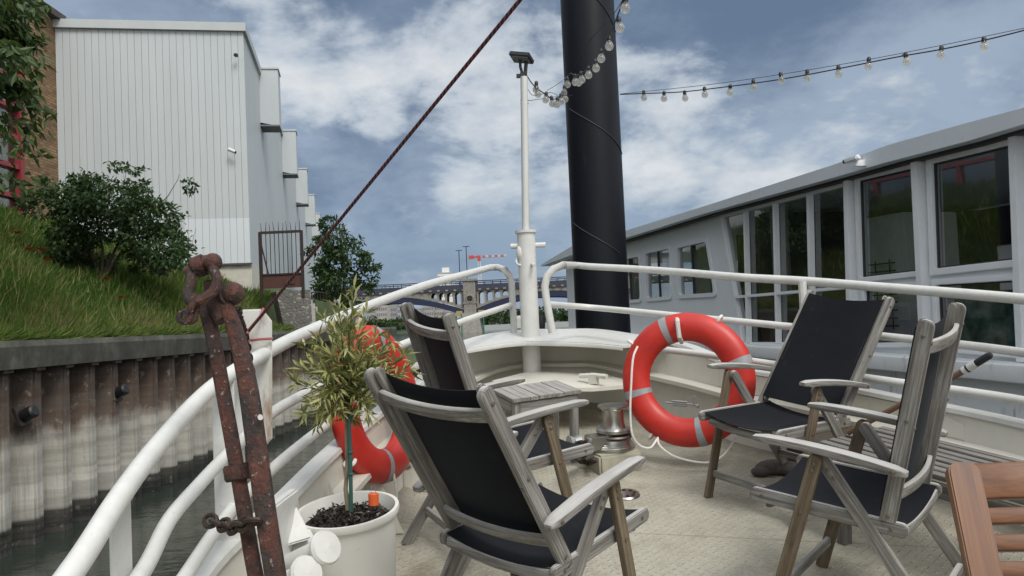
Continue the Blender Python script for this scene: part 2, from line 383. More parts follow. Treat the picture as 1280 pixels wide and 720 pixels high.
def mk_deck():
    m = Mat('cream_deck_paint'); n = m.noise(1.6, 8, 0.62, m.vec(rand=False)); n2 = m.noise(9, 8, 0.7, m.vec(rand=False)); n3 = m.noise(60, 4, 0.6, m.vec(rand=False))
    c = m.ramp(n, [(0.28, (0.30, 0.28, 0.22)), (0.5, (0.42, 0.40, 0.325)), (0.75, (0.49, 0.47, 0.395))])
    c = m.mix(m.ramp(n2, [(0.54, 0.0), (0.72, 0.55)]), c, (0.25, 0.225, 0.17)); c = m.mix(m.ramp(n3, [(0.58, 0.0), (0.70, 0.45)]), c, (0.17, 0.15, 0.115)); n4 = m.noise(3.2, 9, 0.72, m.vec((1, 1, 1), rand=False, off=(5, 2, 0))); c = m.mix(m.ramp(n4, [(0.56, 0.0), (0.66, 0.5)]), c, (0.21, 0.175, 0.12))
    # raised tread-plate lozenges: two sets of short bars
    h = None
    for ang, off in ((45, 0.0), (-45, 0.5)):
        mp = m.N.new('ShaderNodeMapping'); mp.inputs['Rotation'].default_value = (0, 0, R(ang)); mp.inputs['Scale'].default_value = (28, 28, 28); mp.inputs['Location'].default_value = (off, off, 0)
        m.L.new(m.tc.outputs['Object'], mp.inputs[0]); x, y, _ = m.sep(mp.outputs[0])
        row = m.math('FLOOR', y); fx = m.math('FRACT', m.math('ADD', m.math('MULTIPLY', x, 0.5), m.math('MULTIPLY', row, 0.5))); fy = m.math('FRACT', y)
        a = m.math('ABSOLUTE', m.math('SUBTRACT', fx, 0.5)); b = m.math('ABSOLUTE', m.math('SUBTRACT', fy, 0.5))
        q = m.math('SUBTRACT', 1.0, m.math('ADD', m.math('MULTIPLY', a, 3.6), m.math('MULTIPLY', b, 5.0)), True)
        h = q if h is None else m.math('MAXIMUM', h, q)
    c = m.mix(m.ramp(h, [(0.0, 0.0), (0.35, 0.22)]), c, (0.56, 0.53, 0.43)); g0 = m.noise(3.5, 6, 0.7, m.vec(rand=False)); c = m.mix(m.math('MULTIPLY', m.ramp(h, [(0.0, 1.0), (0.15, 0.0)]), m.ramp(g0, [(0.35, 0.05), (0.65, 0.55)])), c, (0.19, 0.17, 0.125))
    # plate seams across and along the deck, with rusty bleeding here and there
    x, y, _ = m.sep(m.vec(rand=False)); sy_ = m.math('ABSOLUTE', m.math('SUBTRACT', m.math('FRACT', m.math('ADD', m.math('MULTIPLY', m.math('ADD', y, m.math('MULTIPLY', x, 0.2)), 0.72), 0.31)), 0.5)); seam = m.ramp(sy_, [(0.0, 1.0), (0.006, 0.0)])
    c = m.mix(m.math('MULTIPLY', seam, 0.55), c, (0.16, 0.13, 0.09)); rr_ = m.noise(2.1, 8, 0.7, m.vec((1.4, 1, 1), rand=False, off=(9, 4, 0))); c = m.mix(m.ramp(rr_, [(0.62, 0.0), (0.72, 0.4)]), c, (0.21, 0.125, 0.065))
    m.set('Base Color', c).set('Roughness', 0.62).bump(m.math('ADD', h, m.math('MULTIPLY', n3, 0.5)), 0.9, 0.008); return m.m
M_DECK = mk_deck()
def mk_leaf(name, a, b, c2, trans=0.25, rough=0.5):
    m = Mat(name); t = m.attr('tint'); c = m.ramp(t, [(0.0, a), (0.55, b), (1.0, c2)])
    m.set('Base Color', c).set('Roughness', rough).set('Specular IOR Level', 0.35)
    tr = m.N.new('ShaderNodeBsdfTranslucent'); m.L.new(m.mix(0.5, c, (0.10, 0.16, 0.02)), tr.inputs[0])
    mx = m.N.new('ShaderNodeMixShader'); mx.inputs[0].default_value = trans
    m.L.new(m.b.outputs[0], mx.inputs[1]); m.L.new(tr.outputs[0], mx.inputs[2]); m.L.new(mx.outputs[0], m.out.inputs[0]); return m.m
M_BUSH = mk_leaf('bush_leaves', (0.018, 0.040, 0.014), (0.034, 0.068, 0.022), (0.07, 0.115, 0.035))
M_CHERRY = mk_leaf('cherry_leaves', (0.022, 0.045, 0.012), (0.045, 0.085, 0.02), (0.10, 0.135, 0.035))
M_TREE = mk_leaf('tree_leaves', (0.018, 0.042, 0.012), (0.032, 0.065, 0.018), (0.06, 0.095, 0.028))
M_OLEA = mk_leaf('narrow_olive_leaves', (0.17, 0.18, 0.055), (0.33, 0.33, 0.125), (0.52, 0.50, 0.25), 0.2)
M_GRASS = mk_leaf('meadow_grass', (0.055, 0.15, 0.018), (0.125, 0.23, 0.035), (0.38, 0.34, 0.15), 0.35, 0.6)
M_BARK = plain('bark', (0.06, 0.047, 0.035), 0.85, 0, 0.4, 20, 0.6)
# ================================================================== SETTING
def mk_water():
    m = Mat('river_water'); v = m.vec((1, 1, 1), rand=False)
    a = m.noise(0.9, 4, 0.6, m.vec((1.0, 2.2, 1), rand=False), 0.6); b = m.noise(3.2, 4, 0.6, m.vec((1, 1.6, 1), rand=False), 0.8); w = m.noise(0.09, 3, 0.5, v)
    h = m.math('ADD', a, m.math('MULTIPLY', b, 0.45))
    m.set('Base Color', m.mix(w, (0.020, 0.028, 0.022), (0.034, 0.042, 0.033))).set('Roughness', 0.06).set('IOR', 1.333).bump(h, 0.30, 0.05); return m.m
o = MB().add([(-2500, -400, 0), (2500, -400, 0), (2500, 3000, 0), (-2500, 3000, 0)], [(0, 1, 2, 3)]).build('water', mk_water(), M=Matrix.Identity(4)); tag(o, 'dark green rippled river water between the moored boats and the walls', 'water', kind='structure')

def XW(Y): return -6.4 + 0.05 * (Y - 10.5)           # face line of the canal wall
def smst(a, b, x): t = min(1, max(0, (x - a) / (b - a))); return t * t * (3 - 2 * t)
def zbank(X, Y):
    d = max(0.0, XW(Y) - 0.45 - X)
    zn = 0.02 + 0.5 * min(d, 6.4) + 0.06 * max(0, d - 6.4)
    zf = 0.02 + 0.85 * min(d, 1.3) + 0.42 * min(max(0, d - 1.3), 6)
    z = zn + (zf - zn) * smst(17, 22.5, Y)
    if Y > 23.9: z = (0.02 if d < 0.7 else 1.05) if d < 1.2 else max(z, 1.05)
    if Y > 31: z = z + (-1.9 - z) * smst(31, 41, Y)
    z += 0.10 * math.sin(X * 1.3 + Y * 0.7) * math.sin(Y * 0.9 - X * 0.4) * min(1, d)
    return EYE + z
def mk_ground():
    m = Mat('grassy_soil'); n = m.noise(0.8, 7, 0.65, m.vec(rand=False)); n2 = m.noise(8, 5, 0.7, m.vec(rand=False))
    c = m.ramp(n, [(0.3, (0.028, 0.05, 0.012)), (0.55, (0.055, 0.08, 0.02)), (0.75, (0.12, 0.105, 0.05))]); c = m.mix(m.ramp(n2, [(0.5, 0), (0.7, 0.5)]), c, (0.06, 0.045, 0.03))
    m.set('Base Color', c).set('Roughness', 0.9).bump(n2, 0.6, 0.03); return m.m
b = MB(); ys = [-20 + 1.0 * i for i in range(95)]; ds = [0, 0.3, 0.6, 0.9, 1.2, 1.6, 2.0, 2.6, 3.2, 4, 4.8, 5.6, 6.4, 7.5, 10, 16, 30, 60, 120]
vs = [(XW(Y) - 0.45 - d, Y, zbank(XW(Y) - 0.45 - d, Y)) for Y in ys for d in ds]; nd = len(ds)
b.add(vs, [(i * nd + k, i * nd + k + 1, (i + 1) * nd + k + 1, (i + 1) * nd + k) for i in range(len(ys) - 1) for k in range(nd - 1)])
tag(b.build('ground', mk_ground(), M=Matrix.Identity(4), fix=False), 'grassy embankment rising behind the canal wall', 'bank', kind='structure')

# ---- grass: thousands of blades, one object
def grass(n):
    Y = nrs.uniform(8.2, 24.5, n); d = nrs.rand(n) ** 1.15 * 7.0 + 0.02
    X = XW(Y) - 0.45 - d
    keep = ~((Y > 22.5) & (d < 0.85)); X, Y, d = X[keep], Y[keep], d[keep]
    z = np.array([zbank(a, c) for a, c in zip(X, Y)]); k = len(X)
    patch = 0.5 + 0.5 * np.sin(X * 1.1 + 1.7) * np.sin(Y * 0.8 + 0.6) + 0.35 * np.sin(X * 3.1 + Y * 2.3)
    L = (0.13 + 0.22 * nrs.rand(k)) * (0.75 + 0.45 * np.clip(patch, 0, 1.2)); L[d < 0.25] *= 0.8
    ax = unit(np.stack([nrs.normal(0.2, 0.45, k), nrs.normal(-0.05, 0.45, k), np.ones(k)], 1))
    nr = unit(np.stack([nrs.normal(0, 1, k), nrs.normal(-0.6, 1, k), nrs.normal(0, 0.2, k)], 1))
    edge = np.clip(1 - d / 1.3, 0, 1) * 0.55
    tint = np.clip(0.30 + 0.30 * (patch - 0.5) + edge + nrs.normal(0, 0.17, k), 0, 1)
    st = nrs.rand(k) < 0.05; tint[st] = nrs.uniform(0.8, 1, st.sum()); L[st] *= 1.45
    fp, fa = fringe(7000); wn = 5000; wp = nrs.randint(0, k, wn); wpos = np.stack([X[wp], Y[wp], z[wp] + nrs.uniform(0, .16, wn)], 1)      # ragged edge and broad leaved weeds
    pos = np.concatenate([np.stack([X, Y, z - 0.03], 1), fp, wpos]); ax = np.concatenate([ax, fa, unit(nrs.normal(0, 1, (wn, 3)) + np.array([0, 0, .4]))]); nr = np.concatenate([nr, unit(nrs.normal(0, 1, (7000, 3))), unit(nrs.normal(0, .5, (wn, 3)) + np.array([0, 0, 1]))])
    L = np.concatenate([L, nrs.uniform(.12, .34, 7000), nrs.uniform(.05, .12, wn)]); W_ = np.concatenate([nrs.uniform(0.007, 0.015, k), nrs.uniform(.006, .013, 7000), nrs.uniform(.03, .06, wn)]); tint = np.concatenate([tint, np.clip(nrs.normal(.6, .25, 7000), 0, 1), np.clip(nrs.normal(.15, .15, wn), 0, 1)])
    return leaves_mesh(pos, ax, nr, L, W_, tint, (M_GRASS,), 0.1)
def fringe(n):
    Y = nrs.uniform(8.2, 23, n); X = XW(Y) - 0.42 + nrs.uniform(-0.1, 0.12, n) + 0.10 * np.sin(Y * 2.7) * np.sin(Y * 1.1)
    ax = unit(np.stack([nrs.normal(0.75, 0.35, n), nrs.normal(0, 0.4, n), nrs.normal(0.45, 0.35, n)], 1)); k = n
    return np.stack([X, Y, np.full(n, EYE + 0.05)], 1), ax
tag(link('grass', grass(230000)), 'long meadow grass with straw coloured seed heads covering the embankment', 'grass', kind='stuff')

# ---- poppies
M_POPPY = plain('poppy_petals', (0.72, 0.05, 0.02), 0.6, 0, 0.2); M_STEM = plain('green_stem', (0.05, 0.09, 0.02), 0.7)
POP = [(22, 292, 'orange red poppy highest on the grassy bank by the brick wall'), (37, 313, 'red poppy in the grass, lower left one of the close pair'), (51, 313, 'red poppy in the grass, right one of the close pair'),
       (59, 326, 'red poppy just below the close pair on the bank'), (133, 350, 'red poppy under the edge of the dark bush'), (152, 373, 'red poppy lowest on the bank near the rusty anchor')]
for px, py, lab in POP:
    q = ray(px, py); t = 9.0
    while t < 26 and EYE + q.z * t > zbank(q.x * t, t) + 0.40: t += 0.05
    c = q * t; c.z += EYE; g = zbank(c.x, c.y)
    r = thing('poppy', lab, 'poppy', (c.x, c.y, g), 'poppies on the grassy bank')
    MB().tube([(c.x, c.y, g), (c.x + 0.02, c.y, g + 0.2), c], 0.006, 5).build('stem', M_STEM, r)
    b = MB()
    for k in range(5):
        a = k * 1.257 + px; e = Vector((math.cos(a), math.sin(a), 0)); s = Vector((-e.y, e.x, 0)); h = 0.095
        b.add([c, c + e * h * .6 + s * h * .62 + Vector((0, 0, .03)), c + e * h + Vector((0, 0, .05)), c + e * h * .6 - s * h * .62 + Vector((0, 0, .03))], [(0, 1, 2, 3)])
    b.build('petals', M_POPPY, r, fix=False)

# ---- sheet pile wall
def mk_pile():
    m = Mat('stained_sheet_piling'); v = m.vec((1, 1, 1), rand=False); x, y, z = m.sep(v)
    warp = m.noise(1.6, 6, 0.65, m.vec((2.5, 2.5, 0.5), rand=False)); zz = m.math('ADD', z, m.math('MULTIPLY', m.math('SUBTRACT', warp, 0.5), m.math('MULTIPLY', m.math('SUBTRACT', z, 0.28, True), 0.6)))
    g = m.math('DIVIDE', zz, 2.4)
    c = m.ramp(g, [(0.0, (0.008, 0.010, 0.009)), (0.125, (0.010, 0.012, 0.010)), (0.142, (0.36, 0.355, 0.31)), (0.25, (0.52, 0.505, 0.45)), (0.42, (0.42, 0.40, 0.35)), (0.53, (0.44, 0.415, 0.365)), (0.62, (0.115, 0.078, 0.056)), (0.80, (0.075, 0.047, 0.034)), (0.94, (0.06, 0.038, 0.028)), (1.0, (0.03, 0.024, 0.02))])
    st = m.noise(2.2, 8, 0.7, m.vec((6, 6, 0.35), rand=False)); c = m.mix(m.ramp(st, [(0.52, 0.0), (0.78, 0.5)]), c, (0.06, 0.05, 0.042))
    td = m.noise(1.0, 5, 0.6, m.vec((0.15, 0.15, 7.0), rand=False), 0.3); c = m.mix(m.ramp(td, [(0.44, 0.32), (0.56, 0.0)]), c, (0.13, 0.12, 0.10)); fl = m.noise(0.8, 3, 0.5, m.vec((2.4, 2.4, 0.2), rand=False)); c = m.mix(m.ramp(fl, [(0.40, 0.22), (0.60, 0.0)]), c, (0.09, 0.08, 0.065))
    bl = m.noise(4.5, 8, 0.7, m.vec((1.6, 1.6, 2.0), rand=False)); c = m.mix(m.ramp(bl, [(0.58, 0.0), (0.64, 0.3)]), c, (0.42, 0.41, 0.37))
    m.set('Base Color', c).set('Roughness', 0.8).bump(m.math('ADD', bl, st), 0.5, 0.02); return m.m
M_PILE = mk_pile()
def mk_conc(name, a, b2, c2):
    m = Mat(name); n = m.noise(1.8, 8, 0.68, m.vec(rand=False)); n2 = m.noise(14, 6, 0.7, m.vec((1, 1, 0.4), rand=False))
    c = m.ramp(n, [(0.3, a), (0.55, b2), (0.75, c2)]); c = m.mix(m.ramp(n2, [(0.5, 0.0), (0.7, 0.6)]), c, a)
    m.set('Base Color', c).set('Roughness', 0.85).bump(m.math('ADD', n, n2), 0.6, 0.02); return m.m
M_COPE = mk_conc('mossy_concrete', (0.030, 0.029, 0.022), (0.070, 0.068, 0.054), (0.15, 0.145, 0.12))
M_BLACK = plain('black_rubber', (0.012, 0.012, 0.013), 0.5); M_IRON = plain('dark_brown_iron', (0.035, 0.024, 0.021), 0.6, 0.2, 0.3, 12, 0.2)
wall = thing('canal_wall', 'rust and mud stained sheet pile canal wall under a dark concrete coping', 'wall', (XW(12), 12, 0))
prof = []; Y = -14.0; per = 0.66
while Y < 36:
    for dy, dx in ((0, 0), (0.20, 0), (0.28, -0.22), (0.58, -0.22)): prof.append((XW(Y + dy) + dx, Y + dy))
    Y += per
prof = [p for p in prof]; b = MB(); n = len(prof); zs = [-1.0, 0.35, 1.2, EYE - 0.28]
b.add([(x, y, z) for x, y in prof for z in zs], [(i * 4 + k, (i + 1) * 4 + k, (i + 1) * 4 + k + 1, i * 4 + k + 1) for i in range(n - 1) for k in range(3)])
for i in range(0, n - 4, 4):       # interlock ribs
    x, y = prof[i]; b.box((x + 0.012, y + 0.06, (EYE - 0.3) / 2 - 0.3), (0.03, 0.03, EYE + 0.2))
    b.box((x + 0.03, y + 0.10, EYE - 0.32), (0.10, 0.20, 0.05))
me = b.mesh('sheet_piles', (M_PILE,), 25); link('sheet_piles', me, wall, Matrix.Identity(4))
b = MB(); segs = [-14, -6, 1.0, 7.2, 13.9, 20.3, 27, 36]
for a, c in zip(segs[:-1], segs[1:]):
    c -= 0.015
    vs = []
    for y in (a, c):
        x = XW(y); vs += [(x + 0.10, y, EYE - 0.30), (x + 0.12, y, EYE - 0.02), (x + 0.08, y, EYE + 0.06), (x - 0.5, y, EYE + 0.06), (x - 0.5, y, EYE - 0.30)]
    b.add(vs, [(k, (k + 1) % 5, 5 + (k + 1) % 5, 5 + k) for k in range(5)] + [(0, 1, 2, 3, 4), (9, 8, 7, 6, 5)])
b.build('coping', M_COPE, wall, sharp=20)
for px, py in ((18, 521), (171, 491)):
    Yq = 10.9 if px < 100 else 13.2
    q = P(px, py, Yq); q.x = XW(q.y) - 0.02; mm = Matrix.Translation(q) @ Matrix.Rotation(R(70), 4, 'Y') @ Matrix.Rotation(R(12), 4, 'X')
    f = MB().box((0, 0, 0), (0.26, 0.20, 0.05), mm).build('anchor_plate', M_IRON, wall, bevel=0.008)
    MB().lathe([(0.075, 0), (0.085, 0.03), (0.085, 0.2), (0.06, 0.22)], 12, mm).build('tie_rod_end', M_BLACK, f)

# ---- brick building
def mk_brick():
    m = Mat('brown_brick'); br = m.N.new('ShaderNodeTexBrick'); mp = m.N.new('ShaderNodeMapping'); mp.inputs['Rotation'].default_value = (R(90), 0, R(90))
    sx, sy, sz = m.sep(m.tc.outputs['Object']); cb = m.N.new('ShaderNodeCombineXYZ'); m.L.new(m.math('ADD', sy, sx), cb.inputs[0]); m.L.new(sz, cb.inputs[1]); m.L.new(cb.outputs[0], br.inputs[0])
    br.inputs['Color1'].default_value = (0.15, 0.085, 0.040, 1); br.inputs['Color2'].default_value = (0.34, 0.215, 0.105, 1); br.inputs['Mortar'].default_value = (0.10, 0.075, 0.05, 1)
    br.inputs['Scale'].default_value = 1.0; br.inputs['Brick Width'].default_value = 0.23; br.inputs['Row Height'].default_value = 0.078; br.inputs['Mortar Size'].default_value = 0.010; br.inputs['Bias'].default_value = 0.0
    n = m.noise(1.2, 6, 0.6); c = m.mix(m.ramp(n, [(0.35, 0.0), (0.7, 0.5)]), br.outputs[0], (0.10, 0.055, 0.03)); m.set('Base Color', c).set('Roughness', 0.85).bump(br.outputs[1], -0.5, 0.01); return m.m
M_BRICK = mk_brick(); M_REDF = plain('red_window_frame', (0.22, 0.022, 0.028), 0.45); M_DARKCAP = plain('dark_roof_edge', (0.07, 0.055, 0.05), 0.7)
def mk_glass(name, tint=(0.25, 0.28, 0.28), tr=0.35, rough=0.015, spec=1.0):
    m = Mat(name); t = m.N.new('ShaderNodeBsdfTransparent'); t.inputs[0].default_value = (*tint, 1); g = m.N.new('ShaderNodeBsdfGlossy'); g.inputs['Roughness'].default_value = rough; g.inputs[0].default_value = (0.85, 0.88, 0.88, 1)
    f = m.N.new('ShaderNodeFresnel'); f.inputs[0].default_value = 1.5; mx = m.N.new('ShaderNodeMixShader')
    ge = m.N.new('ShaderNodeNewGeometry'); m.L.new(m.math('MULTIPLY', m.math('ADD', m.math('MULTIPLY', f.outputs[0], spec), tr, True), m.math('SUBTRACT', 1.0, ge.outputs['Backfacing'])), mx.inputs[0]); m.L.new(t.outputs[0], mx.inputs[1]); m.L.new(g.outputs[0], mx.inputs[2]); m.L.new(mx.outputs[0], m.out.inputs[0]); return m.m
M_GLASSB = mk_glass('blue_grey_window_glass', (0.55, 0.6, 0.62), 0.25)
XB = -12.4; zt = EYE + 9.0; brick = thing('brick_building', 'brown brick building with tall red framed windows above the grassy bank', 'building', (XB, 20, zbank(XB, 20)))
yb0 = 21.45                               # brick pier from here to the corner
b = MB().box(((XB - 9 + XB) / 2, (yb0 + 23.15) / 2, (zt + 2) / 2), (9, 23.15 - yb0, zt - 2)).box((XB - 4.5, 11.0, zt - 0.35), (9, yb0 - 1.0 , 0.7))
b.box((XB - 4.5, 13.0, (zt + 2) / 2 - 0.5), (9, 1.0, zt - 3)).box((XB - 6, 17.2, (zt + 2) / 2 - 0.5), (4, 8.0, zt - 3))
b.build('wall', M_BRICK, brick, sharp=30)
MB().box((XB - 4.45, 14.6, zt + 0.09), (9.3, 17.4, 0.18)).build('coping', M_DARKCAP, brick)
zw0, zw1 = EYE + 3.0, zt - 0.7; ya, yb_ = 13.6, yb0
fr = MB()
for k in range(7):
    y = ya + (yb_ - ya) * k / 6 ; fr.box((XB - 0.06, min(y, yb_ - 0.05), (zw0 + zw1) / 2), (0.14, 0.10, zw1 - zw0))
fr.box((XB - 0.04, yb_ - 0.13, (zw0 + zw1) / 2), (0.16, 0.16, zw1 - zw0))
for k in range(8):
    z = zw0 + (zw1 - zw0) * k / 7; fr.box((XB - 0.05, (ya + yb_) / 2, z), (0.13, yb_ - ya, 0.11))
f = fr.build('window_frame', M_REDF, brick, sharp=30)
MB().box((XB - 0.13, (ya + yb_) / 2, (zw0 + zw1) / 2), (0.02, yb_ - ya, zw1 - zw0)).build('pane', M_GLASSB, f)
MB().box((XB - 0.9, (ya + yb_) / 2, (zw0 + zw1) / 2), (0.05, yb_ - ya, zw1 - zw0)).build('blind', plain('grey_blind', (0.30, 0.34, 0.34), 0.8), f)

# ---- white metal clad warehouse
def mk_clad(name, col, low=None):
    m = Mat(name); v = m.vec(rand=False); x, y, z = m.sep(v); n = m.noise(0.9, 7, 0.6, m.vec((2, 2, 0.35), rand=False)); n2 = m.noise(6, 6, 0.7, m.vec((4, 4, 0.3), rand=False))
    c = m.mix(m.ramp(n, [(0.35, 0.0), (0.75, 0.40)]), col, tuple(k * 0.78 for k in col)); c = m.mix(m.ramp(n2, [(0.58, 0.0), (0.75, 0.18)]), c, (0.30, 0.29, 0.26))
    if low is not None:
        lz, lx = low; ml = m.math('MULTIPLY', m.math('LESS_THAN', z, lz), m.math('GREATER_THAN', x, lx)); c = m.mix(ml, c, (0.58, 0.62, 0.635))
    m.set('Base Color', c).set('Roughness', 0.5); return m.m
Dv = Vector((-0.187, 0.982, 0)).normalized(); Fv = Vector((Dv.y, -Dv.x, 0))       # along the canal side / along the front
C0 = Vector((-7.45, 24.0, 0)); FW = 5.25; H = EYE + 8.95; zb = EYE + 2.0
M_CLAD = mk_clad('white_profiled_cladding', (0.485, 0.52, 0.525)); ware = thing('warehouse', 'pale white metal clad warehouse with ribbed gable and boxed bays along the canal', 'building', (C0.x, C0.y, zbank(C0.x, C0.y)))
MW = Matrix(((Fv.x, Dv.x, 0, C0.x), (Fv.y, Dv.y, 0, C0.y), (0, 0, 1, 0), (0, 0, 0, 1)))        # local x to the right along the front, y away, z up
b = MB(); pr = []; x = -FW; per = FW / 28
for k in range(28):
    pr += [(x + per * k, 0), (x + per * (k + 0.12), 0.0), (x + per * (k + .15), 0.022), (x + per * (k + 0.18), 0.0)]
pr.append((0, 0)); n = len(pr)
zsp = [zb, H - 0.2]
for a, c in zip(zsp[:-1], zsp[1:]):
    b.add([(px, py - (0.006 if a > zb else 0), z) for px, py in pr for z in (a, c + 0.02)], [(2 * i, 2 * i + 2, 2 * i + 3, 2 * i + 1) for i in range(n - 1)])
me = b.mesh('front_cladding', (mk_clad('front_cladding_paint', (0.485, 0.52, 0.525), (EYE + 3.35, -1.75)),), 20, fix=False); link('front_cladding', me, ware, MW)
link('side_wall', MB().box((-FW / 2, 30.05, H / 2 + 1), (FW - 0.004, 59.9, H - 2.1)).mesh('side', (M_CLAD,), 30), ware, MW)
link('plinth', MB().box((-FW / 2, 30.02, EYE + 0.8), (FW + 0.06, 60, 2.42)).mesh('plinth', (paint('cream_plinth', (0.55, 0.53, 0.45), 0.7, 0.3),), 30), ware, MW)
link('drip_rail', MB().box((-FW / 2, -0.05, EYE + 2.03), (FW + 0.1, 0.06, 0.05)).mesh('drip', (plain('dark_drip_rail', (0.06, 0.06, 0.06), 0.6),), 30), ware, MW)
link('parapet', MB().box((-FW / 2, 30.0, H - 0.06), (FW + 0.16, 60.2, 0.24)).mesh('parapet', (mk_clad('parapet_trim', (0.46, 0.49, 0.49)),), 30), ware, MW)
link('corner_trim', MB().box((-FW + 0.04, -0.04, (H + zb) / 2), (0.14, 0.10, H - zb - 0.2)).mesh('corner', (M_CLAD,), 30), ware, MW)
M_SOF = plain('grey_soffit', (0.16, 0.17, 0.18), 0.7)
for k in range(5):
    y0 = 4.1 + 9.0 * k; b = MB()
    b.add([(0.0, y0, EYE + 7.12), (0.62, y0, EYE + 7.0), (0.62, y0, H - 0.02), (0.0, y0, H + 0.02), (0.0, y0 + 0.9, EYE + 7.12), (0.62, y0 + 0.9, EYE + 7.0), (0.62, y0 + 0.9, H - 0.02), (0.0, y0 + 0.9, H + 0.02)],
          [(0, 1, 2, 3), (7, 6, 5, 4), (1, 5, 6, 2), (3, 2, 6, 7)])
    bay = link('bay', b.mesh('bay', (M_CLAD,), 30), ware, MW)
    s_ = MB().box((0.31, y0 + 0.45, EYE + 7.02), (0.64, 0.94, 0.05)); link('soffit', s_.mesh('soffit', (M_SOF,), 30), bay, MW)
    s_ = MB().box((0.31, y0 + 0.45, H + 0.03), (0.68, 0.98, 0.06)); link('capping', s_.mesh('capping', (M_CLAD,), 30), bay, MW)
q = P(295, 69, 23.75); MB().box(q, (0.10, 0.12, 0.08)).build('floodlight', M_BLACK, ware, bevel=0.008)
q = P(294, 190, 23.7); f = MB().lathe([(0.05, 0), (0.055, 0.2), (0.04, 0.22)], 12, Matrix.Translation(q) @ Matrix.Rotation(R(-65), 4, 'Y')).build('security_camera', M_WHITE, ware)
MB().lathe([(0.03, 0), (0.045, 0.03)], 10, Matrix.Translation(q + Vector((-0.01, 0, -0.01))) @ Matrix.Rotation(R(115), 4, 'Y')).build('lens', M_BLACK, f)

# ---- stone wall and gate
M_STONE = mk_conc('rubble_stone', (0.10, 0.095, 0.08), (0.17, 0.16, 0.14), (0.36, 0.34, 0.30))
YG = 22.85
a = [P(345, 364, YG), P(388, 362, YG), P(391, 413, YG), P(356, 413, YG)]
sw = MB(); back = [p + Vector((-0.45, 1.1, 0)) for p in a]; sw.add(a + back, [(3, 2, 1, 0), (0, 1, 5, 4), (1, 2, 6, 5), (2, 3, 7, 6), (3, 0, 4, 7), (4, 5, 6, 7)])
def mk_rubble():
    m = Mat('mortared_rubble'); v = m.vec((1, 1, 1.5), rand=False); d = m.vor(9, v, 'F1', 'Color'); e = m.vor(9, v, 'DISTANCE_TO_EDGE'); g = m.sep(d)[0]
    c = m.ramp(g, [(0.0, (0.12, 0.115, 0.105)), (0.65, (0.17, 0.16, 0.145)), (1.0, (0.34, 0.325, 0.29))]); c = m.mix(m.ramp(e, [(0.04, 1.0), (0.12, 0.0)]), c, (0.12, 0.115, 0.10))
    m.set('Base Color', c).set('Roughness', 0.9).bump(e, 0.8, 0.03); return m.m
tag(sw.build('stone_wall', mk_rubble()), 'mortared rubble stone wall below the iron gate at the end of the bank', 'wall')
g = thing('metal_gate', 'dark iron gate with tall spikes and a brown bottom panel beside the warehouse', 'gate', P(352, 362, YG))
A, B = P(327, 362, YG), P(379, 361, YG); At, Bt = P(326, 290, YG), P(378.5, 290, YG); zt_ = (At.z + Bt.z) / 2
b = MB()
for q in (A, B): b.box((q.x, YG, (q.z + zt_) / 2 - 0.1), (0.075, 0.075, zt_ - q.z + 0.24))
b.box(((A.x + B.x) / 2, YG, zt_), (B.x - A.x, 0.06, 0.07)).box(((A.x + B.x) / 2, YG, A.z + 0.40), (B.x - A.x, 0.05, 0.04))
b.tube([P(325, 300, YG + .05), P(336, 345, YG + .05)], 0.02, 6)
b.build('frame', M_IRON, g, sharp=30)
for k in range(10):
    x = A.x + (B.x - A.x) * (k + 0.35) / 9.7; lean = 0.03 * math.sin(k * 1.7)
    MB().tube([(x, YG + 0.01, A.z + 0.4), (x, YG + 0.01, zt_), (x + lean, YG - 0.03, zt_ + 0.27 + 0.03 * math.sin(k * 2.3))], 0.011, 6, scales=[1, 1, .4]).build('bar', M_IRON, g)
MB().box(((A.x + B.x) / 2, YG + 0.02, A.z + 0.20), (B.x - A.x - 0.08, 0.03, 0.36)).box(((A.x + B.x) / 2 + 0.2, YG - 0.01, A.z + 0.2), (0.28, 0.03, 0.16)).build('panel', plain('brown_gate_panel', (0.075, 0.030, 0.022), 0.6, 0, 0.3), g)
# railing and ramp running on beyond the gate
M_BOARDS = plain('pale_boards', (0.45, 0.44, 0.42), 0.7)
rl = thing('ramp_fence', 'thin dark fence with pale boards running down beyond the gate', 'fence', P(392, 395, 26))
b = MB()
for k in range(9): q = P(381 + 3.2 * k, 372 + 4.0 * k, 24 + 1.2 * k); MB().box(q + Vector((0, 0, -0.25)), (0.16, 0.05, 0.75)).build('board', M_BOARDS, rl)

b = MB(); b.tube([P(384, 366, 25), P(398, 365, 31), P(410, 367, 36)], 0.025, 6)
for k in range(7): q = P(386 + 3.6 * k, 366, 25.5 + 1.7 * k); b.tube([q, q + Vector((0, 0, -0.9))], 0.018, 5)
b.build('rail', M_IRON, rl)

